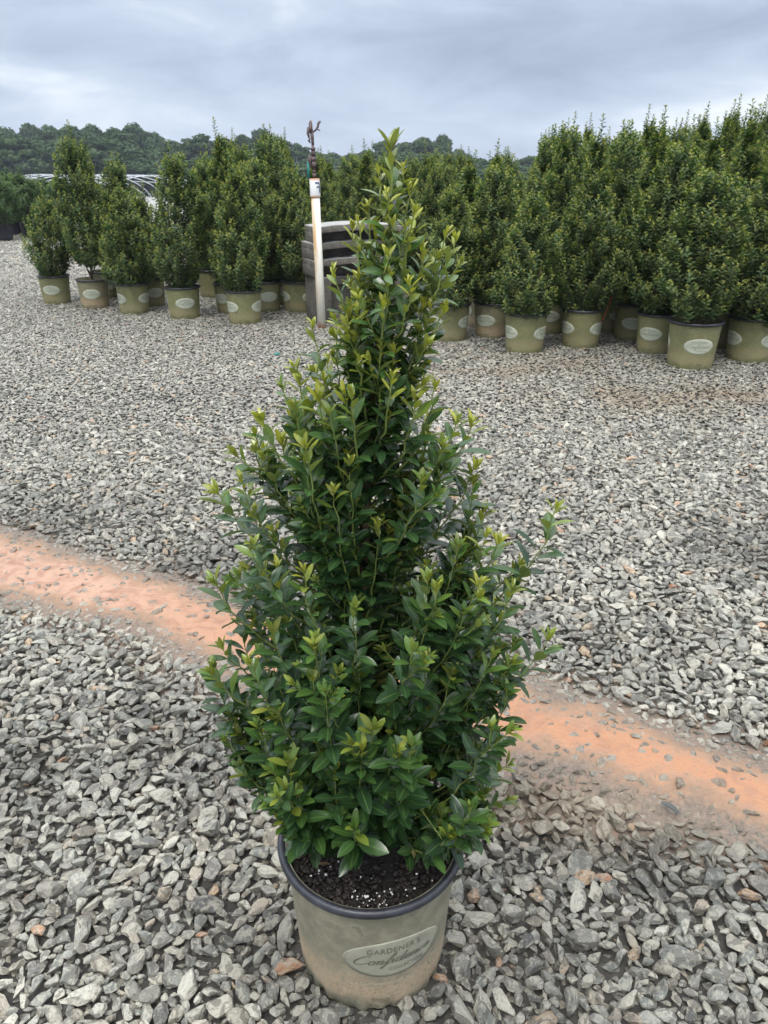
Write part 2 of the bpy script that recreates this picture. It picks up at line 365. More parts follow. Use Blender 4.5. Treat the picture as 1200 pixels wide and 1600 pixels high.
def ground_mat():
    m, t, b = material('dark_gap_ground'); geo = t.new('ShaderNodeNewGeometry'); pos = geo.outputs['Position']
    vo = t.new('ShaderNodeTexVoronoi', feature='F1'); vo.inputs['Scale'].default_value = 30; t.link(pos, vo.inputs['Vector'])
    sc = t.new('ShaderNodeSeparateColor'); t.link(vo.outputs['Color'], sc.inputs[0])
    stone = t.ramp(sc.outputs[0], [(0.0, (0.12, 0.12, 0.115)), (0.5, (0.27, 0.27, 0.25)), (1.0, (0.42, 0.41, 0.37))])
    n = t.noise(pos, 60, 5, 0.65)
    grit = t.ramp(n, [(0.3, (0.016, 0.015, 0.013)), (0.7, (0.055, 0.049, 0.040))])  # near black: shade in the gaps between stones put into the colour
    # beyond the modelled stones the sheet itself carries a coarse gravel texture
    sp = t.new('ShaderNodeSeparateXYZ'); t.link(pos, sp.inputs[0])
    far = t.math('MAXIMUM', t.smooth(sp.outputs[1], 12.0, 13.5), t.math('MAXIMUM', t.smooth(sp.outputs[1], -0.2, -0.7), 0.0))
    near = t.mix(t.smooth(vo.outputs['Distance'], 0.02, 0.6), stone, grit)
    c = t.mix(far, grit, stone)
    t.link(c, b.inputs['Base Color']); b.inputs['Roughness'].default_value = 0.75
    bn = t.new('ShaderNodeBump'); bn.inputs['Strength'].default_value = 0.6; bn.inputs['Distance'].default_value = 0.01
    t.link(vo.outputs['Distance'], bn.inputs['Height']); bn.invert = True; t.link(bn.outputs[0], b.inputs['Normal'])
    return m
M['ground'] = ground_mat()
def mud_mat():
    m, t, b = material('orange_clay_silt'); geo = t.new('ShaderNodeNewGeometry'); pos = geo.outputs['Position']
    at = t.new('ShaderNodeAttribute', attribute_name='tint'); sp = t.new('ShaderNodeSeparateColor'); t.link(at.outputs['Color'], sp.inputs[0])
    core, leftness, _ = sp.outputs
    n = t.noise(pos, 6, 6, 0.6, 0.5); f = t.noise(pos, 70, 5, 0.7, 0.3); g = t.noise(pos, 22, 5, 0.65, 0.3)
    k = t.math('ADD', core, t.math('MULTIPLY', t.math('SUBTRACT', n, 0.5), 0.75))
    k = t.math('ADD', k, t.math('MULTIPLY', t.math('SUBTRACT', g, 0.5), 0.9))
    clay = t.mix(leftness, (0.325, 0.155, 0.075), (0.37, 0.220, 0.145))
    clay = t.mix(t.smooth(t.noise(pos, 14, 5, 0.65, 0.8), 0.42, 0.68), clay, (0.25, 0.125, 0.070))
    silt = t.ramp(f, [(0.25, (0.075, 0.062, 0.048)), (0.5, (0.155, 0.12, 0.090)), (0.75, (0.25, 0.175, 0.125))])
    tanc = t.mix(f, (0.20, 0.125, 0.08), (0.31, 0.185, 0.11))
    c = t.mix(t.smooth(k, -0.05, 0.45), silt, tanc)
    c = t.mix(t.smooth(k, 0.42, 0.92), c, clay)
    fleck = t.math('MULTIPLY', t.smooth(t.noise(pos, 120, 3, 0.6), 0.58, 0.68), 0.5)
    c = t.mix(fleck, c, (0.20, 0.13, 0.09))
    t.link(c, b.inputs['Base Color'])
    t.link(t.math('SUBTRACT', 0.62, t.math('MULTIPLY', t.smooth(k, 0.4, 0.8), 0.36)), b.inputs['Roughness'])
    bn = t.new('ShaderNodeBump'); bn.inputs['Distance'].default_value = 0.007
    t.link(t.math('SUBTRACT', 1.0, t.math('MULTIPLY', t.smooth(k, 0.35, 0.75), 0.6)), bn.inputs['Strength'])
    t.link(t.math('ADD', f, t.math('MULTIPLY', g, 0.8)), bn.inputs['Height']); t.link(bn.outputs[0], b.inputs['Normal'])
    return m
M['mud'] = mud_mat()

# ------------------------------------------------------------------ value noise for geometry
_tab = rng.random((256, 256))
def vnoise(x, y):
    xi = np.floor(x).astype(int); yi = np.floor(y).astype(int); fx = x - xi; fy = y - yi
    fx = fx * fx * (3 - 2 * fx); fy = fy * fy * (3 - 2 * fy)
    g = lambda a, b: _tab[a % 256, b % 256]
    return (g(xi, yi) * (1 - fx) + g(xi + 1, yi) * fx) * (1 - fy) + (g(xi, yi + 1) * (1 - fx) + g(xi + 1, yi + 1) * fx) * fy
def fbm(x, y, o=4):
    s = 0; a = 0.5
    for k in range(o): s = s + a * vnoise(x * 2 ** k + 17 * k, y * 2 ** k + 5 * k); a *= 0.5
    return s

# ------------------------------------------------------------------ GROUND
def far_drop(y):      # the land falls away behind the yard
    return -1.6 * np.clip((y - 22) / 30, 0, 1) ** 2 * (3 - 2 * np.clip((y - 22) / 30, 0, 1))
def make_ground():
    xs = np.concatenate([np.linspace(-230, -40, 8), np.linspace(-36, 36, 25), np.linspace(40, 230, 8)])
    ys = np.concatenate([np.linspace(-60, -10, 4), np.linspace(-6, 60, 67), np.linspace(70, 235, 8)])
    X, Y = np.meshgrid(xs, ys); Z = far_drop(Y) - 0.0
    V = np.stack([X, Y, Z], -1).reshape(-1, 3); n = len(xs)
    i = np.arange(len(ys) - 1)[:, None] * n; j = np.arange(n - 1)[None]
    Q = np.stack([i + j, i + j + 1, i + n + j + 1, i + n + j], -1).reshape(-1, 4)
    tag(link('ground', mesh_np('ground', V, Q, M['ground'])), 'flat grey gravel yard of the plant nursery', 'ground', kind='structure')
make_ground()

# clay wash: centre line and half widths traced on the ground
mud_c = [(-260, 815), (-120, 835), (0, 884), (90, 908), (170, 932), (250, 955), (330, 985), (450, 1025), (560, 1062), (680, 1098), (800, 1135), (900, 1160), (1000, 1188), (1100, 1216), (1200, 1246), (1300, 1275), (1420, 1310)]
MC = np.array([px_h(x, y)[:2] for x, y in mud_c])
MW = np.interp(np.arange(len(mud_c)), [0, 2, 4, 6, 8, 10, 12, 14, 16], [.12, .115, .105, .11, .125, .125, .10, .095, .10])
def mud_d(x, y):
    """signed-ish distance to centre line, divided by the local half width; also t along"""
    P = np.stack([x, y], -1); best = np.full(x.shape, 1e9); hw = np.ones(x.shape)
    for k in range(len(MC) - 1):
        a, b = MC[k], MC[k + 1]; ab = b - a
        u = np.clip(((P - a) @ ab) / (ab @ ab), 0, 1); q = a + u[..., None] * ab
        d = np.linalg.norm(P - q, axis=-1); ww = MW[k] * (1 - u) + MW[k + 1] * u
        m_ = d < best; best = np.where(m_, d, best); hw = np.where(m_, ww, hw)
    return best / hw
def mud_level(x, y):
    d = mud_d(x, y) + (fbm(x * 3.1, y * 3.1) - 0.47) * 2.1
    s = np.clip(d, 0, 3.2)
    z = 0.023 - 0.004 * np.clip(s - 0.6, 0, 1) - 0.0085 * np.clip(s - 1.0, 0, 2.2) ** 1.15
    return z, d
def make_mud():
    xs = np.arange(-2.6, 1.9, 0.012); ys = np.arange(0.9, 3.6, 0.012)
    X, Y = np.meshgrid(xs, ys); Z, D = mud_level(X, Y)
    Z = Z + (fbm(X * 40, Y * 40, 3) - 0.45) * 0.008 * np.clip(D - 0.1, 0.22, 1)
    keep = (mud_d(X, Y) < 3.3) & (Z > -0.004)
    n = len(xs); kq = keep[:-1, :-1] & keep[1:, :-1] & keep[:-1, 1:] & keep[1:, 1:]
    ii, jj = np.nonzero(kq); a = ii * n + jj
    Q = np.stack([a, a + 1, a + n + 1, a + n], -1)
    core = np.clip(1.0 - (D - 0.25) / 1.1, 0, 1); lf = np.clip((-0.35 - X) / 0.7, 0, 1)
    used = np.unique(Q); mp = -np.ones(X.size, int); mp[used] = np.arange(len(used))
    V = np.stack([X, Y, Z], -1).reshape(-1, 3)[used]; C = np.stack([core, lf, lf * 0], -1).reshape(-1, 3)[used]
    tag(link('clay_wash', mesh_np('clay_wash', V, mp[Q], M['mud'], cols=C)), 'shallow streak of orange clay silt crossing the gravel behind the potted shrub', 'mud', kind='structure')
make_mud()

# ------------------------------------------------------------------ GRAVEL (one stuff object, stones instanced on points)
def ico(sub):
    import bmesh
    bm = bmesh.new(); bmesh.ops.create_icosphere(bm, subdivisions=sub, radius=1.0)
    V = np.array([v.co[:] for v in bm.verts]); Fc = np.array([[v.index for v in f.verts] for f in bm.faces]); bm.free()
    return V, Fc
protos = bpy.data.collections.new('gravel_stones')
def make_stone(k, sub):
    V, Fc = ico(sub); V = V.copy(); r = np.random.default_rng(100 + k)
    V *= 1.10
    for _ in range(r.integers(7, 12)):
        n = r.normal(size=3); n /= np.linalg.norm(n); d = r.uniform(0.45, 0.82)
        s = V @ n; V -= n * np.clip(s - d, 0, None)[:, None] * 1.0
    # broad top and bottom faces like split slate
    for sgn in (1, -1):
        n = np.array([r.normal() * .18, r.normal() * .18, sgn]); n /= np.linalg.norm(n)
        s = V @ n; d = r.uniform(0.55, 0.75); V -= n * np.clip(s - d, 0, None)[:, None] * 0.95
    V += r.normal(size=V.shape) * (0.02 if sub > 2 else 0.0)
    V *= [1.05, r.uniform(0.55, 0.85), r.uniform(0.34, 0.58)]
    V[:, 0] += V[:, 1] * r.uniform(-.4, .4)
    me = mesh_np('stone', V, Fc, M['gravel'], smooth=True)
    try: me.set_sharp_from_angle(angle=R(21))
    except Exception: pass
    o = bpy.data.objects.new('stone_%02d' % k, me); protos.objects.link(o)
NPRO = 16
for k in range(NPRO): make_stone(k, 3)
for k in range(NPRO, NPRO + 8): make_stone(k, 2)

def make_gravel():
    rg = np.random.default_rng(11)
    P = []; S = []; I = []; Rt = []
    def inside(x, y): return (abs(x) < 0.56 * (y * 0.9135 + 0.6) + 0.22)
    # near: dart throwing, big stones first
    cell = 0.05; grid = {}
    near = []
    YN = 4.6
    for (lo, hi, tries) in [(0.019, 0.027, 3000), (0.0145, 0.019, 40000), (0.0105, 0.0145, 150000), (0.0065, 0.0105, 150000)]:
        ys = rg.random(tries) ** 0.62 * (YN - 0.42) + 0.42; xs = (rg.random(tries) * 2 - 1) * (0.56 * (ys * 0.9135 + 0.6) + 0.2)
        rs = rg.uniform(lo, hi, tries)
        for x, y, r in zip(xs, ys, rs):
            gx = int(x // cell); gy = int(y // cell); ok = True
            for a in (-1, 0, 1):
                for b in (-1, 0, 1):
                    for (qx, qy, qr) in grid.get((gx + a, gy + b), ()):
                        d = (r + qr) * 0.80
                        if (x - qx) ** 2 + (y - qy) ** 2 < d * d: ok = False; break
                    if not ok: break
                if not ok: break
            if ok:
                grid.setdefault((gx, gy), []).append((x, y, r)); near.append((x, y, r))
    near = np.array(near); n = len(near)
    th = 0.011 + near[:, 2] * 0.30
    P.append(np.stack([near[:, 0], near[:, 1], th + rg.random(n) * 0.007], -1)); k = near[:, 2] * 1.16
    S.append(np.stack([k * rg.uniform(.95, 1.22, n), k * rg.uniform(.92, 1.18, n), k * rg.uniform(.85, 1.3, n)], -1))
    I.append(rg.integers(0, NPRO, n)); Rt.append(np.stack([rg.normal(0, .26, n), rg.normal(0, .26, n), rg.uniform(0, 6.28, n)], -1))
    # filler layer below
    def layer(y0, y1, pitch, r0, r1, z0, z1, idx0, idx1, cond=None, tilt=.2):
        ny = int((y1 - y0) / pitch); Y = y0 + (np.arange(ny) + .5) * pitch
        xm = 0.56 * (y1 * 0.9135 + 0.6) + 0.25; nx = int(2 * xm / pitch); X = -xm + (np.arange(nx) + .5) * pitch
        X, Y = np.meshgrid(X, Y); X = X.ravel() + rg.uniform(-.5, .5, X.size) * pitch; Y = Y.ravel() + rg.uniform(-.5, .5, Y.size) * pitch
        kx = np.abs(X) < 0.56 * (Y * 0.9135 + 0.6) + 0.22
        if cond is not None: kx &= cond(X, Y)
        X = X[kx]; Y = Y[kx]; n = len(X); k = rg.uniform(r0, r1, n)
        P.append(np.stack([X, Y, rg.uniform(z0, z1, n)], -1)); S.append(np.stack([k * rg.uniform(1.0, 1.3, n), k, k * rg.uniform(.8, 1.1, n)], -1))
        I.append(rg.integers(idx0, idx1, n)); Rt.append(np.stack([rg.normal(0, tilt, n), rg.normal(0, tilt, n), rg.uniform(0, 6.28, n)], -1))
    layer(0.42, YN, 0.020, .007, .012, -0.002, 0.003, NPRO, NPRO + 8)
    layer(YN, 13.0, 0.0262, .011, .020, 0.007, 0.017, NPRO, NPRO + 8, tilt=.20)
    layer(13.0, 24.0, 0.045, .020, .034, 0.006, 0.018, NPRO, NPRO + 8, lambda X, Y: X < -0.12 * Y, tilt=.25)
    P = np.concatenate(P); S = np.concatenate(S); I = np.concatenate(I); Rt = np.concatenate(Rt)
    # stones in the wash sink under the silt
    z, d = mud_level(P[:, 0], P[:, 1]); inb = (P[:, 1] < 4) & (d < 2.4)
    sink = np.clip(1 - (d - 0.5) / 1.5, 0, 1) * inb
    keepm = ~(inb & (rg.random(len(P)) < np.clip(0.62 - (d - 0.1) * 0.9, 0, 0.62)))
    top = P[:, 2] + S[:, 2] * 0.42; want = z + rg.uniform(-.001, .0045, len(P)); bury = inb & (d < 1.9) & (top > want); P[:, 2] = np.where(bury, P[:, 2] - (top - want) * np.clip(1.7 - d * .6, 0, 1), P[:, 2]) 
    silt = np.clip(1.15 - (d - 0.3) / 1.7, 0, 1) * inb * rg.uniform(.3, 1, len(P))
    # brown sediment in front of the right-hand pots
    def br(x, y, a, b, ra, rb): return np.exp(-((x - a) / ra) ** 2 - ((y - b) / rb) ** 2)
    c1 = px_h(1060, 625); c2 = px_h(770, 572)
    tan_ = np.clip(br(P[:, 0], P[:, 1], c1[0], c1[1], .9, .35) + br(P[:, 0], P[:, 1], c2[0], c2[1], .8, .45), 0, 1) * 1.5 * np.clip(fbm(P[:, 0] * 3, P[:, 1] * 3) * 2.6 - .6, 0, 1)
    c3 = px_h(900, 1270); tan_ = np.clip(tan_ + br(P[:, 0], P[:, 1], c3[0] , c3[1], .5, .12) * 0.8, 0, 1)
    # none inside the pots' footprint
    pot = px_h(580, 1303, 0.305)[:2]
    keepm &= np.hypot(P[:, 0] - pot[0], P[:, 1] - pot[1]) > 0.143 + S[:, 0] * np.where(P[:, 2] > .009, .55, .1)
    P, S, I, Rt, silt, tan_ = [a[keepm] for a in (P, S, I, Rt, silt, tan_)]
    me = bpy.data.meshes.new('gravel'); me.vertices.add(len(P)); me.vertices.foreach_set('co', P.astype(np.float32).ravel())
    for nm, tp, arr, key in (('rot', 'FLOAT_VECTOR', Rt, 'vector'), ('scl', 'FLOAT_VECTOR', S, 'vector')):
        a = me.attributes.new(nm, tp, 'POINT'); a.data.foreach_set(key, arr.astype(np.float32).ravel())
    a = me.attributes.new('idx', 'INT', 'POINT'); a.data.foreach_set('value', I.astype(np.int32))
    for nm, arr in (('silt', silt), ('tanned', tan_)):
        a = me.attributes.new(nm, 'FLOAT', 'POINT'); a.data.foreach_set('value', arr.astype(np.float32))
    me.materials.append(M['gravel'])
    o = link('gravel', me); tag(o, 'loose grey and tan crushed slate gravel covering the yard', 'gravel', kind='stuff')
    ng = bpy.data.node_groups.new('scatter_stones', 'GeometryNodeTree')
    ng.interface.new_socket('Geometry', in_out='INPUT', socket_type='NodeSocketGeometry'); ng.interface.new_socket('Geometry', in_out='OUTPUT', socket_type='NodeSocketGeometry')
    g = NT(ng); gi = g.new('NodeGroupInput'); go = g.new('NodeGroupOutput')
    m2p = g.new('GeometryNodeMeshToPoints'); g.link(gi.outputs[0], m2p.inputs[0])
    ci = g.new('GeometryNodeCollectionInfo'); ci.inputs[0].default_value = protos; ci.inputs['Separate Children'].default_value = True; ci.inputs['Reset Children'].default_value = True
    ip = g.new('GeometryNodeInstanceOnPoints'); g.link(m2p.outputs[0], ip.inputs['Points']); g.link(ci.outputs[0], ip.inputs['Instance']); ip.inputs['Pick Instance'].default_value = True
    def na(nm, tp):
        q = g.new('GeometryNodeInputNamedAttribute', data_type=tp); q.inputs[0].default_value = nm; return q.outputs[0]
    g.link(na('idx', 'INT'), ip.inputs['Instance Index']); g.link(na('rot', 'FLOAT_VECTOR'), ip.inputs['Rotation']); g.link(na('scl', 'FLOAT_VECTOR'), ip.inputs['Scale'])
    g.link(ip.outputs[0], go.inputs[0])
    md = o.modifiers.new('scatter', 'NODES'); md.node_group = ng
    print('stones', len(P))
make_gravel()

# ------------------------------------------------------------------ LEAVES
T7 = np.array([0, .09, .22, .40, .58, .76, .90, 1.0]); W7 = np.array([.05, .12, .56, .92, 1.0, .84, .50, 0.06])
def leaves_hi(B, D, N, L, W, age_lit, rnd, curv, fold):
    n = len(B); Sd = np.cross(D, N)
    t = T7[None, :, None]; k = len(T7)
    c = B[:, None] + D[:, None] * (L[:, None, None] * t) - N[:, None] * (curv * L)[:, None, None] * t ** 2
    wv = (W7[None] * W[:, None] * 0.5)[..., None]
    l = c - Sd[:, None] * wv + N[:, None] * wv * fold[:, None, None]; r = c + Sd[:, None] * wv + N[:, None] * wv * fold[:, None, None]
    V = np.stack([l, c, r], 2).reshape(n, k * 3, 3)
    f = []
    for i in range(k - 1):
        a = i * 3; f += [[a, a + 1, a + 4, a + 3], [a + 1, a + 2, a + 5, a + 4]]
    f = np.array(f); Q = (f[None] + (np.arange(n) * k * 3)[:, None, None]).reshape(-1, 4)
    C = np.zeros((n, k, 3, 3)); C[..., 0] = age_lit[:, None, None]; C[..., 1] = rnd[:, None, None]; C[..., 2] = np.array([1, 0, 1])[None, None]
    return V.reshape(-1, 3), Q, C.reshape(-1, 3)
def leaves_lo(B, D, N, L, W, age_lit, rnd, curv, fold):
    n = len(B); Sd = np.cross(D, N)
    L_, W_ = L[:, None], W[:, None]
    m = B + D * L_ * .5; tip = B + D * L_ - N * (curv[:, None] * L_)
    V = np.stack([B, m - Sd * W_ * .5 + N * W_ * .2, tip, m + Sd * W_ * .5 + N * W_ * .2], 1).reshape(-1, 3)
    f = np.array([[0, 1, 2], [0, 2, 3]]); Q = (f[None] + (np.arange(n) * 4)[:, None, None]).reshape(-1, 3)
    C = np.zeros((n, 4, 3)); C[..., 0] = age_lit[:, None]; C[..., 1] = rnd[:, None]; C[..., 2] = 0.6
    return V, Q, C.reshape(-1, 3)
def unit(v): return v / (np.linalg.norm(v, axis=-1, keepdims=True) + 1e-9)
def shoot_leaves(P, r, sp=0.0105, start=0.25, L0=0.045, tipyoung=1.0, tip=5, wide=1.0):
    """leaves along polyline P (m,3). returns arrays"""
    seg = np.linalg.norm(np.diff(P, axis=0), axis=1); s = np.concatenate([[0], np.cumsum(seg)]); tot = s[-1]
    ss = np.arange(tot * start, tot, sp); ss = ss + r.uniform(-.25, .25, len(ss)) * sp; ss = np.clip(ss, 0, tot)
    B = np.stack([np.interp(ss, s, P[:, k]) for k in range(3)], -1)
    e = 0.01; A = unit(np.stack([np.interp(np.minimum(ss + e, tot), s, P[:, k]) - np.interp(np.maximum(ss - e, 0), s, P[:, k]) for k in range(3)], -1))
    n = len(ss); phi = r.uniform(0, 6.28) + np.arange(n) * 2.4 + r.normal(0, .25, n)
    ref = np.array([0.3, 0.2, 1.0]); u = unit(np.cross(A, ref + r.normal(0, .1, 3))); v = np.cross(A, u)
    Rd = u * np.cos(phi)[:, None] + v * np.sin(phi)[:, None]
    left = (tot - ss)                                  # distance to the tip
    q = np.clip(left / 0.075, 0, 1)
    ang = R(22) + q * R(26) + r.normal(0, .11, n)
    L = L0 * (0.52 + 0.55 * np.clip(left / 0.05, 0, 1)) * r.uniform(.78, 1.18, n)
    age_lit = np.clip((1 - left / 0.055), 0, 1) * tipyoung * r.uniform(.75, 1.1) + np.clip(1 - left / .16, 0, 1) * 0.22 * r.uniform(0, 1.4)
    age_lit = np.clip(age_lit + r.normal(.0, .09, n) + (r.random(n) < .012) * .7, 0, 1)
    D = A * np.cos(ang)[:, None] + Rd * np.sin(ang)[:, None]; N = A * np.sin(ang)[:, None] - Rd * np.cos(ang)[:, None]
    # leaves turn their face a little to the sky
    up = np.array([0, 0, 1.0]); N2 = unit(N + up * r.uniform(.0, .38, n)[:, None]); D = unit(D - N2 * np.sum(D * N2, -1, keepdims=True)); N = N2
    if tip:                                            # the erect cluster of young leaves that ends every shoot
        m = tip; ph = r.uniform(0, 6.28) + np.arange(m) * 2.4; an = R(6) + r.uniform(0, R(20), m) + np.arange(m) * R(3)
        rd = u[-1] * np.cos(ph)[:, None] + v[-1] * np.sin(ph)[:, None]; a_ = A[-1][None]
        D2 = a_ * np.cos(an)[:, None] + rd * np.sin(an)[:, None]; Nn = a_ * np.sin(an)[:, None] - rd * np.cos(an)[:, None]
        B = np.concatenate([B, P[-1][None] - a_ * (np.arange(m) * .0028)[:, None]]); D = np.concatenate([D, D2]); N = np.concatenate([N, Nn])
        L = np.concatenate([L, L0 * np.linspace(.32, .68, m) * r.uniform(.8, 1.15, m)]); age_lit = np.concatenate([age_lit, np.clip(tipyoung * r.uniform(.7, 1.1, m), 0, 1)]); n += m
    W = L * r.uniform(.37, .46, n) * (1 - 0.24 * np.clip(age_lit, 0, 1))
    return B, D, N, L, W, age_lit, r.random(n), r.uniform(-.02, .34, n), r.uniform(.08, .6, n)
def cat(ls): return [np.concatenate([l[i] for l in ls]) for i in range(9)]
def bez(a, b, c, n=12):
    t = np.linspace(0, 1, n)[:, None]; return (1 - t) ** 2 * a + 2 * t * (1 - t) * b + t * t * c

# ------------------------------------------------------------------ POT
POT_H = 0.305
def pot_r(z): return 0.1445 + (0.1655 - 0.1445) * z / POT_H
def pot_meshes(hi):
    n = 240 if hi else 96
    def fn(r, z, a):
        lobes = 26
        q = 0.5 + 0.5 * np.cos(a * lobes); q2 = np.clip(q * 1.6 - .4, 0, 1) * (.55 + .45 * np.sin(a * 5.3 + 1) * np.sin(a * 3.1))
        low = np.clip(1 - z / 0.034, 0, 1)
        r = r - 0.0075 * q2 * low
        big = np.zeros_like(a)
        for c in (0.12, 1.69, 3.26, 4.83): big = np.maximum(big, np.clip(1.6 - np.abs((a - c + math.pi) % (2 * math.pi) - math.pi) / 0.055, 0, 1))
        z = z + (z < 0.002) * (0.008 * q2 + 0.014 * big)
        return r, z
    zs = [0.0, .006, .012, .02, .028, .036, .06, .1, .15, .2, .25, .272, POT_H - .002]
    prof = [(pot_r(z), z) for z in zs]
    prof = [(0.001, 0.0065), (0.11, 0.0065), (0.132, 0.006)] + prof
    # inside wall going down to the soil
    prof += [(pot_r(POT_H) - .004, POT_H - .002), (pot_r(.2) - .006, .2)]
    V, Q = lathe(prof, n, fn); body = (V, Q)
    # rim : rolled lip
    c = (0.1715, POT_H - 0.004); a = np.linspace(R(-200), R(160), 17)[:-1]
    prof = [(c[0] + 0.0078 * math.cos(t), c[1] + 0.0088 * math.sin(t)) for t in a]; prof.append(prof[0])
    rim = lathe(prof, n)
    prof = [(0.1655, POT_H - 0.014), (0.1690, POT_H - 0.026), (0.1664, POT_H - 0.028)]
    return body, rim
def wrap(V2, phi0, zc, off, tilt=0.0):
    """map flat (x,z) to the pot's wall at azimuth phi0 + x/r"""
    x = V2[:, 0]; z = V2[:, 1] + zc; rr = pot_r(z) + off; ph = phi0 + x / 0.155
    return np.stack([rr * np.sin(ph), -rr * np.cos(ph), z], -1)
def oval_mesh(phi0, zc, hw, hh, off):
    nr, na = 7, 72; V = [[0, 0]]
    a = np.linspace(0, 2 * math.pi, na, endpoint=False)
    for i in range(1, nr + 1):
        k = i / nr; V += list(np.stack([hw * k * np.cos(a), hh * k * np.sin(a)], -1))
    V = np.array(V); V3 = wrap(V, phi0, zc, off)
    tri = np.array([[0, 1 + j, 1 + (j + 1) % na] for j in range(na)])
    q = np.array([[1 + i * na + j, 1 + (i + 1) * na + j, 1 + (i + 1) * na + (j + 1) % na, 1 + i * na + (j + 1) % na] for i in range(nr - 1) for j in range(na)])
    e = wrap(V[-na:] * 1.006, phi0, zc, 0.0); base = len(V3); V3 = np.concatenate([V3, e]); o0 = base - na
    sk = np.array([[o0 + j, base + j, base + (j + 1) % na, o0 + (j + 1) % na] for j in range(na)])
    return V3, [tri, np.concatenate([q, sk])]
def text_flat(body, size, shear=0.0, space=1.0, x=0, z=0, width=None, bold=0.0):
    cu = bpy.data.curves.new('t', 'FONT'); cu.body = body; cu.size = size; cu.shear = shear; cu.align_x = 'CENTER'; cu.align_y = 'CENTER'
    cu.space_character = space; cu.resolution_u = 3; cu.offset = bold
    o = bpy.data.objects.new('t', cu); col.objects.link(o); dg = bpy.context.evaluated_depsgraph_get(); dg.update()
    me = bpy.data.meshes.new_from_object(o.evaluated_get(dg))
    import bmesh
    bm = bmesh.new(); bm.from_mesh(me); bmesh.ops.triangulate(bm, faces=bm.faces[:])
    V = np.array([v.co[:] for v in bm.verts])[:, :2]; T = np.array([[v.index for v in f.verts] for f in bm.faces]); bm.free()
    bpy.data.objects.remove(o); bpy.data.curves.remove(cu); bpy.data.meshes.remove(me)
    if width: V = V * [width / (V[:, 0].max() - V[:, 0].min()), 1]
    return V + [x, z], T
def flat_line(pts, w_):
    """ribbon along 2-D polyline with varying width"""
    P = np.array(pts, float); T = np.gradient(P, axis=0); T /= np.linalg.norm(T, axis=1)[:, None] + 1e-9; Nn = np.stack([-T[:, 1], T[:, 0]], -1)
    w_ = np.broadcast_to(w_, (len(P),))[:, None]; V = np.concatenate([P + Nn * w_ / 2, P - Nn * w_ / 2]); n = len(P)
    return V, np.array([[i, i + 1, n + i + 1, n + i] for i in range(n - 1)])
def catmull(pts, k=8):
    P = np.array(pts, float); P = np.concatenate([P[:1] * 2 - P[1:2], P, P[-1:] * 2 - P[-2:-1]]); out = []
    for i in range(1, len(P) - 2):
        for t in np.linspace(0, 1, k, endpoint=False):
            a, b, c, d = P[i - 1], P[i], P[i + 1], P[i + 2]
            out.append(.5 * ((2 * b) + (c - a) * t + (2 * a - 5 * b + 4 * c - d) * t * t + (3 * b - a - 3 * c + d) * t ** 3))
    out.append(P[-2]); return np.array(out)
# hand-drawn script letters (x to the right, y up, units of x-height)
SCRIPT = {
 'C': ([[(2.0, 2.1), (1.75, 2.35), (1.2, 2.2), (.5, 1.5), (.1, .7), (.25, .1), (.8, 0), (1.4, .25), (1.9, .6)]], 1.95),
 'o': ([[(.75, .9), (.45, 1.0), (.12, .6), (.15, .1), (.5, 0), (.85, .4), (.8, .85), (.55, .95), (1.2, .75)]], 1.1),
 'n': ([[(0, .7), (.3, 1.0), (.3, .7), (.05, 0)], [(.15, .4), (.5, .9), (.8, .98), (.8, .7), (.62, .15), (.75, 0), (1.15, .45)]], 1.15),
 'f': ([[(0, .3), (.6, 1.1), (1.1, 1.95), (1.2, 2.35), (1.0, 2.4), (.7, 1.6), (.25, .1), (-.05, -.8), (-.3, -1.15), (-.4, -.9), (.1, -.3), (.7, .3)], [(.2, 1.0), (.95, 1.02)]], .85),
 'i': ([[(0, .5), (.3, 1.0), (.12, .35), (.2, 0), (.6, .45)], [(.42, 1.5), (.5, 1.6)]], .6),
 'd': ([[(.7, .85), (.4, 1.0), (.08, .6), (.1, .1), (.4, 0), (.75, .5), (1.35, 2.1), (.8, .6), (.75, .1), (.95, 0), (1.3, .4)]], 1.25),
 'e': ([[(.05, .45), (.5, .55), (.75, .8), (.55, 1.0), (.2, .75), (.08, .3), (.3, 0), (.65, .1), (1.0, .45)]], .95),
 'c': ([[(.75, .8), (.5, 1.0), (.15, .65), (.1, .2), (.35, 0), (.7, .12), (1.0, .45)]], .95)}
def script_word(word, xh, x0, z0, w_, width=None):
    parts = []; x = 0
    for ch in word:
        strokes, adv = SCRIPT[ch]
        for s in strokes:
            P = catmull([(px_ + x + py_ * 0.18, py_) for px_, py_ in s]) * xh
            T = np.gradient(P, axis=0); dirv = np.abs(T[:, 1]) / (np.linalg.norm(T, axis=1) + 1e-9)
            parts.append(flat_line(P, w_ * (0.45 + 0.75 * dirv)))
        x += adv * 1.02
    V, Q, _ = merge([(np.c_[v, np.zeros(len(v))], q) for v, q in parts]); V = V[:, :2]
    if width: V[:, 0] *= width / (x * xh)
    V[:, 0] -= (width or x * xh) / 2
    return V + [x0, z0], Q
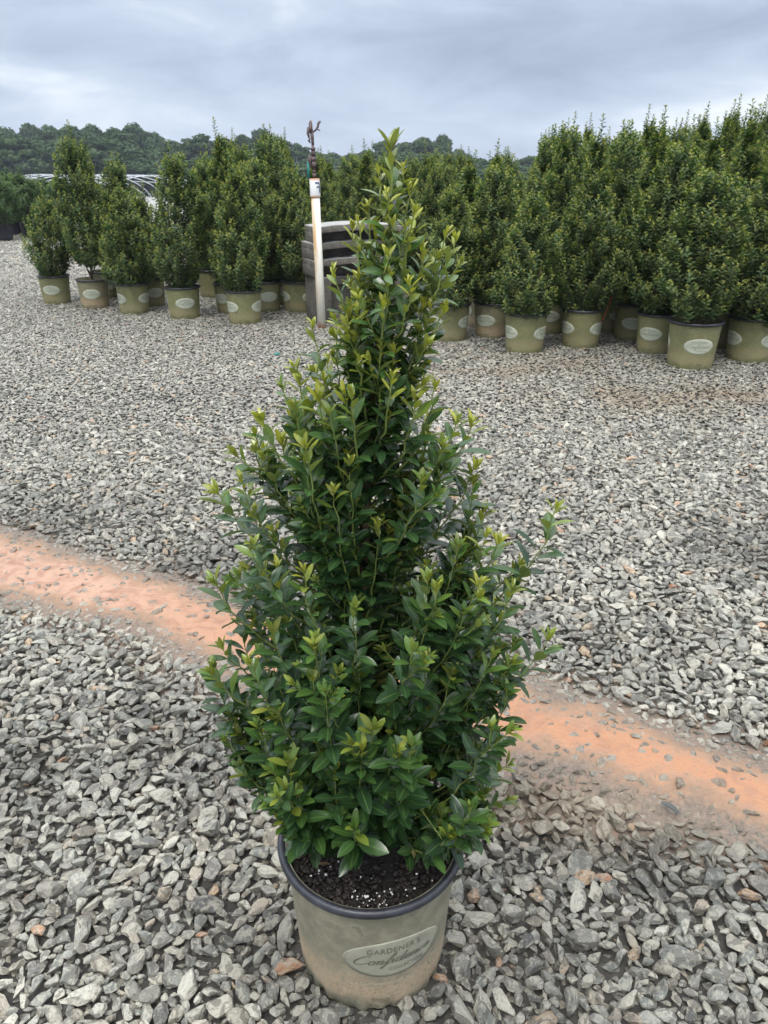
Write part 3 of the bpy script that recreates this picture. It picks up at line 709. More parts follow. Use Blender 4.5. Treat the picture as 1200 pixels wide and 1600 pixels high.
def pot_text(phi0, zc, hi=True):
    ps = []
    V, T = text_flat("GARDENER'S", 0.0205, 0, 1.1, -0.003, 0.026, 0.100); ps.append((V, [T]))
    V, Q = script_word('Confidence', 0.0108, -0.004, -0.010, 0.0021, 0.150); ps.append((V, Q))
    V, T = text_flat("COLLECTION", 0.0125, 0, 1.1, 0.022, -0.0275, 0.068); ps.append((V, [T]))
    a = np.linspace(0, 2 * math.pi, 97); hw, hh = OV
    if hi:
        V, Q = flat_line(np.stack([(hw - .0028) * np.cos(a), (hh - .0028) * np.sin(a)], -1), 0.0004); ps.append((V, [Q]))
    V, Q, _ = merge([(np.c_[v, np.zeros(len(v))], q) for v, q in ps])
    return wrap(V[:, :2], phi0, zc, 0.0017), Q
OV = (0.098, 0.0505); OZ = 0.160
(bodyH, rimH), (bodyL, rimL) = pot_meshes(True), pot_meshes(False)
ME = {}
ME['pot_hi'] = mesh_np('pot', *bodyH, M['pot']); ME['rim_hi'] = mesh_np('rim', *rimH, M['rim'])
for k in ('pot_far', 'pot_tan'): ME[k] = mesh_np('pot', *bodyL, M[k])
ME['rim_far'] = mesh_np('rim', *rimL, M['rim'])
ME['ovals'] = []; ME['inks'] = []
for j in range(3):
    ph = j * 2 * math.pi / 3
    ME['ovals'].append(mesh_np('oval_panel', *oval_mesh(ph, OZ, *OV, 0.0008), M['oval_far']))
    ME['inks'].append(mesh_np('lettering', *pot_text(ph, OZ, False), M['ink_far']))

# soil
def soil_mesh(hi, seed=0):
    r = np.random.default_rng(seed); n = 72 if hi else 24; rings = 26 if hi else 6; z0 = 0.262
    prof = [(0.1615 * i / rings, z0) for i in range(rings + 1)]; prof[0] = (0.0005, z0)
    V, Q = lathe(prof[::-1], n)
    V[:, 2] += (fbm(V[:, 0] * 60 + 9, V[:, 1] * 60 + 9, 3) - .45) * 0.014 + 0.012 * np.exp(-(V[:, 0] ** 2 + V[:, 1] ** 2) / 0.004)
    parts = [(V, [Q])]
    return parts
parts = soil_mesh(True)
V, Q, _ = merge(parts); ME['soil_hi'] = mesh_np('soil', V, Q, M['soil'])
r_ = np.random.default_rng(5); parts = []
for _ in range(1500):
    a = r_.uniform(0, 6.28); q = 0.155 * math.sqrt(r_.random()); s = r_.uniform(.003, .010)
    parts.append(box(q * math.cos(a), q * math.sin(a), 0.264 + r_.uniform(-.001, .006), s * 1.6, s, s * r_.uniform(.25, .6), r_.uniform(0, 6.28), r_.normal(0, .5), r_.normal(0, .5)))
V, Q, _ = merge(parts); ME['chips'] = mesh_np('bark_chips', V, Q, M['chip'], smooth=False)
iv, ifc = ico(1); parts = []
for _ in range(80):
    if _ < 48: a = r_.normal(0.12, .28); q = r_.uniform(.10, .152)
    else: a = r_.uniform(-2.4, 2.4); q = r_.uniform(.07, .15)
    s = r_.uniform(.0011, .0026); parts.append((iv * s * r_.uniform(.8, 1.2, 3) + [q * math.sin(a), -q * math.cos(a), 0.2705 + r_.uniform(0, .003)], ifc))
V, Q, _ = merge(parts); ME['perlite'] = mesh_np('perlite', V, Q, M['perlite'])
V, Q, _ = merge(soil_mesh(False)); ME['soil_far'] = mesh_np('soil', V, Q, M['soil'])

# ------------------------------------------------------------------ MAIN PLANT
PB = px_h(580, 1303, POT_H); PX, PY = PB[0], PB[1]
root = empty('potted_shrub', (PX, PY, 0.0))
tag(root, 'large glossy green shrub in a dusty olive pot standing alone in the foreground', 'potted shrub')
HERO_YAW = R(16) - math.atan2(PX, PY)
pot = link('pot', ME['pot_hi'], root); pot.location = (0, 0, 0.0)
rim = link('rim', ME['rim_hi'], pot)
ov = link('oval_panel', mesh_np('oval_panel', *oval_mesh(HERO_YAW, OZ, *OV, 0.0008), M['oval']), pot)
link('lettering', mesh_np('lettering', *pot_text(HERO_YAW, OZ), M['ink']), pot)
V, T = text_flat('www.GardenersConfidence.com', 0.0150, 0, 1.05, -0.012, -0.068, 0.170)
link('web_address', mesh_np('web_address', wrap(V, HERO_YAW, OZ, 0.0012), T, M['ink_pale']), pot)
link('soil', ME['soil_hi'], root); sl = link('bark_chips', ME['chips'], root); sl['kind'] = 'stuff'
pe = link('perlite', ME['perlite'], root); pe['kind'] = 'stuff'

def Hh(y): return px_Y(600, y, PY)[2]
trunk_px = [(557, 1335, .0105), (557, 1200, .0095), (562, 1000, .0085), (570, 850, .0078), (572, 760, .007), (577, 690, .0066), (585, 600, .006), (592, 545, .0056), (600, 500, .0042), (606, 420, .0034), (611, 340, .0028), (612, 270, .0022), (611, 225, .0015)]
TP = np.array([px_Y(x, y, PY) for x, y, _ in trunk_px]) - [PX, PY, 0]; TR = np.array([q[2] for q in trunk_px])
TP[:, 1] += np.array([0, .006, -.004, .006, .0, -.006, .0, .006, .0, 0, 0, 0, 0])
def axis(h): return np.array([np.interp(h, TP[:, 2], TP[:, 0]), np.interp(h, TP[:, 2], TP[:, 1]), h])
mw = TP[:, 2] < Hh(520)
k_ = int(mw.sum())
fineP = catmull(TP[:k_ + 1], 6); fineR = np.interp(fineP[:, 2], TP[:, 2], TR) * (1 + .10 * rng.normal(size=len(fineP)))
V, Q = tube(fineP, fineR, 10); tk = link('trunk', mesh_np('trunk', V, Q, M['bark']), root)
Ls = [(200, 598), (260, 588), (330, 556), (400, 535), (450, 525), (500, 478), (560, 452), (620, 420), (660, 402), (700, 375), (760, 335), (830, 333), (900, 335), (960, 335), (1050, 325), (1100, 345), (1150, 365), (1200, 380), (1250, 405), (1300, 445)]
Rs = [(200, 622), (260, 636), (320, 655), (360, 700), (420, 708), (480, 705), (540, 700), (600, 695), (650, 725), (700, 735), (750, 750), (800, 760), (850, 782), (900, 805), (960, 810), (1000, 820), (1050, 815), (1100, 795), (1150, 795), (1200, 790), (1250, 790), (1300, 730)]
hL = np.array([Hh(y) for y, _ in Ls]); xL = np.array([px_Y(x, y, PY)[0] - PX for y, x in Ls])
hR = np.array([Hh(y) for y, _ in Rs]); xR = np.array([px_Y(x, y, PY)[0] - PX for y, x in Rs])
def env(h, a):
    ax = axis(h)[0]; l = ax - np.interp(h, hL[::-1], xL[::-1]); r = np.interp(h, hR[::-1], xR[::-1]) - ax
    k = (1 + math.cos(a)) / 2; k = k * k * (3 - 2 * k)
    return max(0.012, (l * (1 - k) + r * k) * (1 - 0.12 * abs(math.sin(a))))
LV = []; TW = []
r = np.random.default_rng(21)
def add_shoot(tip, h0, leafy, bow=0.5, L0=0.045, young=1.0, rad=0.0022, sp=0.0095):
    if tip[2] < max(.34, .30 - 1.08 * tip[1]): return None
    a0 = axis(max(h0, .33)); out = np.array([tip[0] - a0[0], tip[1] - a0[1], 0]); 
    mid = a0 + out * (r.uniform(.66, .92) + bow * .1) + np.array([0, 0, (tip[2] - h0) * r.uniform(.24, .38)])
    P = bez(a0, mid, tip, 14); P[1:-1] += r.normal(0, .0022, (12, 3))
    ln = np.sum(np.linalg.norm(np.diff(P, axis=0), axis=1))
    LV.append(shoot_leaves(P, r, sp, max(0.06, 1 - leafy / ln), L0, young))
    TW.append(tube(P, np.linspace(rad, 0.0008, len(P)), 5, False))
    return P
ztop = Hh(205); zbot = Hh(1300)
N_SH = 330
for i in range(N_SH):
    u = (i + .5) / N_SH
    # area-weighted heights: more shoots where the crown is broad
    while True:
        h = r.uniform(zbot + 0.015, ztop - 0.10); a = r.uniform(0, 2 * math.pi); e_ = env(h, a)
        if 0.80 < h < 1.22 and math.sin(a) < -.2 and r.random() < .22: continue      # the open front where the stem shows
        if r.random() < (e_ / 0.30) ** 1.0 + 0.01: break
    f = r.uniform(.70, 1.10) if r.random() < .72 else r.uniform(.3, .7)
    ax = axis(h); rr = e_ * f - 0.012
    rise = r.uniform(.04, .09); h_t = h
    tip = np.array([ax[0] + rr * math.cos(a), ax[1] + rr * math.sin(a), h_t])
    frac = (h - zbot) / (ztop - zbot)
    drop = rr * r.uniform(.55, 1.0) + r.uniform(.09, .20)
    h0 = max(0.292 + r.uniform(0, .05), h - drop)
    yg = np.clip(0.55 + 0.75 * frac, 0, 1) * r.uniform(.55, 1.1)
    P = add_shoot(tip, h0, r.uniform(.17, .30), L0=r.uniform(.039, .052) * (1.0 - .30 * frac), young=yg)
    if P is None: continue
    # side twig
    if r.random() < .75:
        b = P[r.integers(5, 12)]; o2 = unit(np.array([math.cos(a + r.normal(0, .9)), math.sin(a + r.normal(0, .9)), r.uniform(1.0, 2.4)])) * r.uniform(.05, .10)
        Q2 = bez(b, b + o2 * .6 + np.array([0, 0, -.004]), b + o2, 8)
        LV.append(shoot_leaves(Q2, r, .009, .15, r.uniform(.032, .046) * (1 - .2 * frac), yg * .9)); TW.append(tube(Q2, np.linspace(.0015, .0007, 8), 4, False))
# the leader
lead = catmull(TP[k_ - 1:], 6); LV.append(shoot_leaves(lead, r, .0068, .05, .036, .7)); TW.append(tube(lead, np.linspace(.0042, .0012, len(lead)), 6, False))
for k in range(5):      # long leaves that crown the leader
    a = k * 2.4 + .4; D = unit(np.array([[math.cos(a) * .45, math.sin(a) * .35, 1.0]])); N = unit(np.cross(np.cross(D, [[0, 0, 1]]), D)); 
    LV.append((TP[-1:] + [[0, 0, -.01]], D, N, np.array([.040]), np.array([.013]), np.array([.38]), np.array([.6]), np.array([.2]), np.array([.3])))
# named sprigs seen in the photograph, leaning out of the outline (tip x, tip y, start y, depth)
for (tx, ty, sy, dyy) in [(868, 795, 1050, .0), (857, 995, 1120, -.03), (338, 765, 960, .0), (738, 662, 860, .02), (742, 728, 900, .0), (700, 360, 520, .0), (712, 372, 520, -.02), (550, 290+60, 500, .0),
                         (488, 505, 700, .0), (560, 430, 540, -.01), (458, 570, 700, .01), (408, 650, 820, .0), (398, 700, 860, .02), (695, 478, 600, -.02), (755, 800, 960, .0), (812, 880, 1030, .03), (330, 1050, 1180, -.05),
                         (333, 905, 1060, .0), (376, 1200, 1270, -.05), (795, 1195, 1290, .0), (795, 1250, 1300, -.03), (345, 1010, 1140, .03), (640, 290, 400, .0), (575, 320, 450, 0), (650, 330, 450, .01), (592, 265, 350, 0), (628, 262, 340, 0), (604, 300, 380, -.03), (622, 318, 400, .03), (585, 350, 450, .03), (635, 352, 440, -.04), (605, 392, 480, -.06), (662, 398, 500, -.02), (545, 440, 560, .02), (522, 548, 680, .03), (505, 590, 740, -.02), (538, 615, 740, -.06), (650, 560, 690, .04), (648, 620, 760, -.06), (478, 640, 790, .04), (672, 655, 800, .02), (612, 585, 720, -.08), (560, 560, 680, -.07), (440, 690, 860, .03), (520, 520, 640, .0), (640, 440, 560, -.06), (600, 470, 600, -.07), (676, 440, 560, .04), (560, 345, 450, -.01), (612, 345, 430, -.03), (600, 370, 470, -.02), (500, 620, 800, -.05), (680, 600, 760, -.04), (780, 845, 1000, -.04)]:
    t_ = px_Y(tx, ty, PY + dyy) - [PX, PY, 0]
    L_ = 0.045 if ty > 600 else 0.034
    add_shoot(t_, Hh(sy), .22 if ty > 500 else .14, .45, L_, (0.95 if ty < 900 else .7), .0026, sp=.0105)
    if ty > 500:
        for s_k in (.55, .7):
            b = bez(axis(Hh(sy)), axis(Hh(sy)) * .4 + t_ * .6, t_, 12)[int(12 * s_k)]
hero = cat(LV); lim = np.maximum(0.285, 0.215 - 1.08 * (hero[0] + hero[1] * hero[3][:, None])[:, 1]); keep = np.minimum(hero[0][:, 2], (hero[0] + hero[1] * hero[3][:, None])[:, 2]) > lim
hero = [a_[keep] for a_ in hero]
hero[3] = hero[3] * (1 - .16 * np.clip((hero[0][:, 2] - 1.1) / .3, 0, 1)); hero[4] = hero[4] * (1 - .20 * np.clip((hero[0][:, 2] - 1.1) / .3, 0, 1))
hero[5] = np.clip(hero[5] + np.clip((hero[0][:, 2] - .95) / .6, 0, 1) * 0.22 * r.uniform(.3, 1.2, len(hero[5])), 0, 1)
V, Q, C = leaves_hi(*hero); fo = link('foliage', mesh_np('foliage', V, Q, M['leaf'], cols=C), root)
V, Q, _ = merge(TW); link('twigs', mesh_np('twigs', V, Q, M['twig']), root)
print('hero leaves', len(hero[0]))

# fallen leaves on the soil
M['dead'] = simple('yellowed_leaf', (0.42, 0.36, 0.12), 0.55, 0.35, 60); M['dead2'] = simple('pale_green_leaf', (0.36, 0.40, 0.20), 0.55, 0.2, 60); M['dead3'] = simple('brown_leaf', (0.13, 0.075, 0.04), 0.6, 0.3, 60)
for (x, y, rz, mt, lb, L_) in [(641, 1340, 1.15, 'dead', 'yellowed fallen leaf with brown edge on the soil at the right of the pot', .040), (502, 1326, .5, 'dead2', 'pale green fallen leaf on the soil at the left of the pot', .024),
                           (514, 1312, -.3, 'dead2', 'small pale fallen leaf just behind the larger pale one on the soil', .018), (505, 1349, 0.0, 'dead3', 'thin brown curled leaf lying on the soil near the left rim', .030)]:
    p = px_h(x, y, .277); a = np.array([[math.cos(rz), math.sin(rz), .12]]); D = unit(a); N = unit(np.cross(np.cross(D, [[0, 0, 1.]]), D)); N = N if N[0, 2] > 0 else -N
    V, Q, C = leaves_hi(np.zeros((1, 3)) - D * L_ / 2, D, N, np.array([L_]), np.array([L_ * (.42 if mt != 'dead3' else .22)]), np.array([.5]), np.array([.5]), np.array([.12]), np.array([.35]))
    o = link('fallen_leaf', mesh_np('fallen_leaf', V, Q, M[mt], cols=C)); o.location = p
    tag(o, lb, 'leaf', 'fallen leaves on the soil of the front pot')

p = px_h(1065, 1274, .03); a = unit(np.array([[-.75, .65, .25]])); N = unit(np.cross(np.cross(a, [[0, 0, 1.]]), a)); N = N if N[0, 2] > 0 else -N
M['dark_leaf'] = simple('wet_dark_leaf', (0.035, 0.035, 0.03), 0.35)
V, Q, C = leaves_hi(np.zeros((1, 3)), a, N, np.array([.055]), np.array([.02]), np.array([.5]), np.array([.5]), np.array([.1]), np.array([.5]))
o = link('fallen_leaf', mesh_np('fallen_leaf', V, Q, M['dark_leaf'], cols=C)); o.location = p; tag(o, 'dark wet leaf lying at the lower edge of the orange clay wash', 'leaf')
p = px_h(432, 553, .03); V, Q = box(0, 0, 0, .035, .03, .008, .4, .2, .1)
V = np.concatenate([V, V * .6 + [.02, .01, .006]]); Q = np.concatenate([Q, Q + 8])
o = link('plastic_scrap', mesh_np('plastic_scrap', V, Q, M['teal'], smooth=False)); o.location = p; tag(o, 'tiny teal plastic scrap on the gravel in front of the left shrubs', 'scrap')

# ------------------------------------------------------------------ BACKGROUND SHRUB VARIANTS (foliage from z=0.3 up to 1.0 of unit height)
def shrub_variant(seed, prof, h=1.7, nsh=300, mat='leaf_far', L0=.043, clear=.06, young=.9, lead=3, base=0.26):
    r = np.random.default_rng(seed); lv = []; tw = []; z0 = base + clear + .05
    lean = r.normal(0, .02, 2); wob = r.uniform(0, 6.28, 4)
    pt = np.array([p[0] for p in prof]); pr = np.array([p[1] for p in prof])
    def rad(t, a): return np.interp(t, pt, pr) * (1 + .14 * math.sin(2 * a + wob[0] + t * 4) + .10 * math.sin(3 * a + wob[1] + 7 * t))
    k = 0
    while k < nsh:
        t = r.uniform(0, .97); a = r.uniform(0, 6.28); q = rad(t, a)
        if r.random() > (q / pr.max()) ** .8 + .05: continue
        k += 1; f = r.uniform(.68, 1.05) if r.random() < .8 else r.uniform(.25, .7)
        z = z0 + t * (h - z0); rr = q * f; L = r.uniform(.11, .20)
        out = np.array([math.cos(a), math.sin(a), 0]); c = np.array([lean[0] * t, lean[1] * t, 0])
        tip = c + out * rr + [0, 0, z]; b0 = c + out * max(0, rr - L * r.uniform(.35, .7)) + [0, 0, max(z0 - .02, z - L)]
        P = bez(b0, b0 + (tip - b0) * [.75, .75, .35], tip, 7); lv.append(shoot_leaves(P, r, .0115, .05, L0, young * r.uniform(.5, 1.15), tip=4))
        if k % 3 == 0: tw.append(tube(P, np.linspace(.003, .001, 7), 3, False))
    for j in range(lead):
        a = r.uniform(0, 6.28); q = r.uniform(.0, .07); t_ = h + r.uniform(-.10, .12) * (1 if j else 1.2)
        b0 = np.array([lean[0] + q * .5 * math.cos(a), lean[1] + q * .5 * math.sin(a), h - .45]); tip = np.array([lean[0] + q * math.cos(a), lean[1] + q * math.sin(a), t_])
        P = bez(b0, (b0 + tip) / 2, tip, 8); lv.append(shoot_leaves(P, r, .011, .0, L0 * .9, young)); tw.append(tube(P, np.linspace(.003, .001, 8), 3, False))
    A = cat(lv); A[4] = A[4] * 1.22; V, Q, C = leaves_lo(*A)
    fol = mesh_np('foliage', V, Q, M[mat], cols=C, smooth=False)
    # trunk with a few limbs
    tp = [(0, 0, base - .03), (.008, .004, base + .1), (lean[0] * .3, lean[1] * .3, base + .45), (lean[0], lean[1], h - .2)]
    pts = [tube(catmull(tp, 5), np.interp(np.arange(16), [0, 15], [.016, .004]), 7)]
    for j in range(6):
        a = r.uniform(0, 6.28); zb = base + r.uniform(.05, .2); s = r.uniform(.08, .16)
        pts.append(tube(bez(np.array([0, 0, zb]), np.array([s * .6 * math.cos(a), s * .6 * math.sin(a), zb + .12]), np.array([s * math.cos(a), s * math.sin(a), zb + .4]), 7), np.linspace(.008, .003, 7), 5))
    V, Q, _ = merge(pts + tw); trk = mesh_np('trunk', V, Q, M['bark'])
    return dict(fol=fol, trunk=trk, h=h - .02)
P_cone = [(0, .06), (.035, .13), (.10, .21), (.22, .265), (.45, .235), (.7, .165), (.88, .09), (1, .03)]
P_col = [(0, .06), (.035, .13), (.10, .21), (.25, .26), (.5, .255), (.75, .20), (.92, .13), (1, .06)]
P_wide = [(0, .06), (.035, .13), (.10, .22), (.25, .28), (.5, .23), (.70, .15), (.88, .08), (1, .035)]
P_thin = [(0, .08), (.1, .16), (.3, .20), (.55, .18), (.8, .12), (1, .03)]
VAR = {}
VAR['cone'] = shrub_variant(1, P_cone, 1.45, 430, clear=.02); VAR['cone2'] = shrub_variant(2, P_cone, 1.5, 440, clear=.02)
VAR['col'] = shrub_variant(3, P_col, 1.8, 560); VAR['col2'] = shrub_variant(4, P_col, 1.85, 560, clear=.02)
VAR['wide'] = shrub_variant(5, P_wide, 1.85, 620, clear=.0, lead=5); VAR['wide2'] = shrub_variant(6, P_wide, 1.9, 620, clear=.02, lead=4)
VAR['bare'] = shrub_variant(7, P_col, 1.8, 540, clear=.17); VAR['wide3'] = shrub_variant(9, P_wide, 1.9, 600, clear=.04, lead=6)
VAR['short'] = shrub_variant(8, [(0, .13), (.12, .2), (.4, .25), (.7, .18), (1, .04)], 1.1, 300, clear=.0)
VAR['pale'] = shrub_variant(12, [(0, .22), (.15, .36), (.45, .40), (.75, .30), (1, .10)], 1.35, 300, mat='leaf_pale', young=.8, clear=.0, L0=.062)

def place_shrub(X, Y, htop, yaw, var, label, sc=1.08, potkey='pot_far', group=None, panels=True, name='potted_shrub', cat_='potted shrub', wide=1.0):
    v = VAR[var]; rt = empty(name, (X, Y, 0.006)); tag(rt, label, cat_, group)
    ps = sc; face = yaw - math.atan2(X, Y)
    p = link('pot', ME[potkey], rt); p.scale = (ps,) * 3; p.rotation_euler[2] = face
    if potkey != 'black':
        link('rim', ME['rim_far'], p)
        if panels:
            for j in range(3):
                q = link('oval_panel', ME['ovals'][j], p); link('lettering', ME['inks'][j], p) if panels == 2 else None
    s = link('soil', ME['soil_far'], rt); s.scale = (ps,) * 3
    rz = random.uniform(0, 6.28); kz = htop / v['h']
    for nm, key in (('trunk', 'trunk'), ('foliage', 'fol')):
        f = link(nm, v[key], rt); f.rotation_euler[2] = rz; f.scale = (ps * wide, ps * wide, kz)
    return rt
def top_h(y, Y): return px_Y(600, y, Y)[2]
# name of front-row shrubs: (px x, px y of the pot's front foot, crown top y, yaw, variant, scale, label, pot)
front = [
 (91, 477, 305, -20, 'short', 1.05, 'short shrub in an olive pot, leftmost of the olive-pot row', 'pot_far'),
 (151, 484, 212, -12, 'bare', 1.05, 'tall narrow shrub with bare brown stems above a mud-stained pot in the left row', 'pot_tan'),
 (212, 493, 292, 55, 'cone', 1.06, 'low cone-shaped shrub in the left row, an oval at each edge of its pot', 'pot_far'),
 (290, 501, 236, 6, 'col', 1.08, 'broad dense shrub in the left row with one pale oval centred on its pot', 'pot_far'),
 (384, 509, 258, 62, 'cone2', 1.10, 'yellow-green cone-shaped shrub in the left row, nearest the white pipe', 'pot_far'),
 (468, 491, 262, 50, 'cone', 1.10, 'shrub standing half behind the white pipe and the concrete stack', 'pot_far'),
 (436, 479, 205, 25, 'col2', 1.05, 'tall shrub with a thin leader, behind and left of the white pipe', 'pot_far'),
 (205, 470, 248, 70, 'col2', 1.05, 'taller shrub right behind the short cone-shaped one in the left row', 'pot_far'),
 (170, 468, 265, 10, 'short', 1.05, 'shrub behind the bare-stemmed tall one, its dark pot edge showing at the right', 'pot_far'),
 (362, 492, 208, -40, 'wide', 1.05, 'tall broad shrub behind the yellow-green cone-shaped one', 'pot_far'),
 (238, 482, 300, 20, 'cone2', 1.05, 'shrub behind the gap between the low cone and the broad shrub, left block', 'pot_far'),
 (701, 537, 288, 65, 'cone2', 1.12, 'lone shrub just right of the foreground plant, behind its upper branches', 'pot_far'),
 (767, 531, 252, -25, 'col', 1.06, 'dense shrub in a brownish pot, set back left of the small open cone', 'pot_tan'),
 (755, 515, 240, 35, 'wide2', 1.05, 'shrub squeezed behind the brownish pot, only the left edge of its pot showing', 'pot_tan'),
 (818, 555, 300, -58, 'cone', 1.10, 'small open cone-shaped shrub, front left corner of the right block', 'pot_far'),
 (858, 524, 215, -5, 'wide3', 1.08, 'shaded shrub between the small open cone and the red-stake pot', 'pot_far'),
 (905, 547, 208, -58, 'wide', 1.10, 'dense dark shrub with a thin red stake in its pot', 'pot_far'),
 (948, 522, 200, 40, 'col2', 1.08, 'shrub deep in shade just right of the red stake', 'pot_far'),
 (985, 536, 195, 0, 'wide2', 1.08, 'set-back shrub, its pot second to the right of the red stake', 'pot_far'),
 (1022, 556, 215, -22, 'col', 1.10, 'shrub left of and just behind the nearest pot of the right block', 'pot_far'),
 (1075, 580, 262, 17, 'bare', 1.20, 'nearest shrub of the right block, thin brown stem above a pot with one oval', 'pot_far'),
 (1118, 548, 185, 70, 'wide3', 1.10, 'shrub whose pot shows in shade between the two nearest right-hand pots', 'pot_far'),
 (1166, 569, 215, -58, 'wide', 1.17, 'broad shrub at the right edge of the picture with two ovals on its pot', 'pot_far'),
]
placed = []
for i, (x, y, ty, yw, vr, sc, lb, pk) in enumerate(front):
    b = px_h(x, y); d = unit(b[:2]); c = b[:2] + d * .145 * sc
    placed.append(c)
    place_shrub(c[0], c[1], top_h(ty, c[1]), R(yw), vr, lb, sc, pk, 'potted shrubs of the same kind in the nursery block', 2)

# the rest of the blocks: heights follow the skyline of the photograph
sky_x = [330, 350, 367, 385, 405, 425, 441, 460, 480, 510, 560, 640, 700, 742, 780, 820, 838, 850, 888, 915, 935, 985, 1015, 1042, 1075, 1110, 1140, 1170, 1186, 1200, 1400]
sky_y = [245, 225, 208, 230, 240, 230, 202, 235, 240, 248, 236, 236, 240, 240, 236, 242, 215, 196, 180, 215, 190, 186, 205, 178, 190, 170, 185, 152, 175, 185, 175]
rr = random.Random(3)
GL = 'tall green shrub standing deep in the dense block left of the middle'; GM = 'tall green shrub deep in the far middle block behind the foreground plant'; GR = 'tall green shrub deep in the dense block at the right'
cnt = 0
def field(x0p, x1p, Y0, Y1, step, label, grp, varis, jit=.09):
    global cnt
    Y = Y0; row = 0
    while Y < Y1:
        zc = Y * .9135 + .55; xa = (x0p - 600) / 1200 * zc; xb = (x1p - 600) / 1200 * zc; X = xa + (row % 2) * step / 2
        while X < xb:
            xx = X + rr.uniform(-jit, jit); yy = Y + rr.uniform(-jit, jit)
            if all((xx - c[0]) ** 2 + (yy - c[1]) ** 2 > (.36) ** 2 for c in placed):
                placed.append(np.array([xx, yy])); pxx = 600 + 1200 * xx / zc
                ty = float(np.interp(pxx, sky_x, sky_y)) + max(0, rr.gauss(16, 22))
                h = min(2.35, max(1.35, top_h(ty, yy)))
                place_shrub(xx, yy, h, rr.uniform(0, 6.28), rr.choice(varis), label, 1.08, 'pot_far', grp, 1 if yy < 9 else False, wide=rr.uniform(.9, 1.08)); cnt += 1
            X += step
        Y += step * .95; row += 1
field(842, 1290, 6.75, 12.0, .52, GR, 'shrubs deep in the right block', ['wide', 'wide2', 'wide3', 'col2', 'col'])
field(735, 842, 7.6, 13.0, .54, 'green shrub deep in the rows behind the small open cone-shaped shrub', 'shrubs set back in the block beside the foreground plant', ['wide', 'wide2', 'wide3', 'col2'])
field(500, 735, 10.2, 15.5, .60, GM, 'shrubs deep in the middle block', ['wide', 'wide2', 'col2', 'cone2', 'col'], .12)
field(338, 500, 8.9, 13.6, .56, GL, 'shrubs deep in the left block', ['wide', 'wide2', 'col2', 'col'])
print('field shrubs', cnt)

# ---- red stake in the pot
c = placed[16]
V, Q, _ = merge([tube([(0.155, -.10, .24), (.178, -.115, .345), (.2, -.125, .43)], [.006, .006, .006], 6), box(.2, -.125, .44, .018, .006, .03, 0, 0, .35)])
o = link('plant_stake', mesh_np('plant_stake', V, Q, M['stake'])); o.location = (c[0], c[1], 0.006)
tag(o, 'thin red stake leaning out of a pot in the right block', 'stake')

# ---- black pots with pale young shrubs far left
def black_pot():
    prof = [(0.001, .0), (.17, 0), (.185, .1), (.2, .36), (.213, .362), (.213, .39), (.196, .39), (.19, .33)]
    return lathe(prof, 48)
ME['black'] = mesh_np('pot', *black_pot(), M['black_pot'])
ME_bs = mesh_np('soil', *lathe([(.001, .34), (.192, .335)], 24), M['soil'])
bl = [(2, 378, 272, 'leftmost bushy shrub in a black pot, nearest of the far-left cluster'), (43, 373, 270, 'bushy shrub in the wide black pot at the right of the far-left cluster'), (22, 368, 268, 'bushy shrub behind, between the two front black pots at the far left'),
      (70, 366, 278, 'low bushy shrub in a black pot partly hidden by the short olive-pot shrub'), (100, 362, 284, 'low bushy shrub in a black pot behind the short olive-pot shrub'), (-18, 364, 274, 'bushy shrub in a black pot cut by the left edge of the picture')]
for (x, y, ty, lb) in bl:
    b = px_h(x, y); rt = empty('potted_shrub', (b[0], b[1] + .2, 0.006)); tag(rt, lb, 'potted shrub', 'shrubs in black pots at the far left')
    p = link('pot', ME['black'], rt); s = link('soil', ME_bs, rt); h = top_h(ty, b[1]); rz = random.uniform(0, 6)
    for nm, key in (('trunk', 'trunk'), ('foliage', 'fol')):
        f = link(nm, VAR['pale'][key], rt); f.rotation_euler[2] = rz; f.location.z = .07; f.scale = (1.15, 1.15, (h - .07) / VAR['pale']['h'])
for k in range(14):
    Y = 20 + (k // 5) * 1.1 + random.uniform(-.2, .2); X = px_Y(-60 + (k % 5) * 50 + random.uniform(-10, 10), 300, Y)[0]
    rt = empty('potted_shrub', (X, Y, 0.006)); tag(rt, 'bushy shrub in the rows behind the black pots at the far left', 'potted shrub', 'shrubs in rows behind the black pots')
    link('pot', ME['black'], rt); h = top_h(random.uniform(281, 294), Y); rz = random.uniform(0, 6)
    for nm, key in (('trunk', 'trunk'), ('foliage', 'fol')):
        f = link(nm, VAR['pale'][key], rt); f.rotation_euler[2] = rz; f.location.z = .07; f.scale = (1.2, 1.2, (h - .07) / VAR['pale']['h'])

# ------------------------------------------------------------------ IRRIGATION RISER
b = px_h(503, 514); top = px_Y(491.5, 282, b[1])
rt = empty('irrigation_riser', (b[0], b[1], 0)); tag(rt, 'white plastic pipe with rust runs, brown metal riser and sprinkler on top', 'sprinkler pipe')
rt.rotation_euler[1] = math.atan2(top[0] - b[0], top[2])
V, Q = tube([(0, 0, -.05), (0, 0, .5), (0, 0, 1.27)], [.041] * 3, 28); link('pipe', mesh_np('pipe', V, Q, M['pvc']), rt)
V, Q = lathe([(.040, 1.235), (.047, 1.235), (.0485, 1.24), (.0485, 1.39), (.046, 1.397), (.030, 1.397), (.0295, 1.385), (.001, 1.385)], 32); cp = link('coupling', mesh_np('coupling', V, Q, M['coupling']), rt)
ps = []
def cyl_patch(x0, x1, z0, z1):   # ink on the coupling
    a = np.linspace(x0, x1, 6); return (np.concatenate([np.stack([.0493 * np.sin(a), -.0493 * np.cos(a), np.full(6, z)], -1) for z in (z0, z1)]), np.array([[i, i + 1, 7 + i, 6 + i] for i in range(5)]))
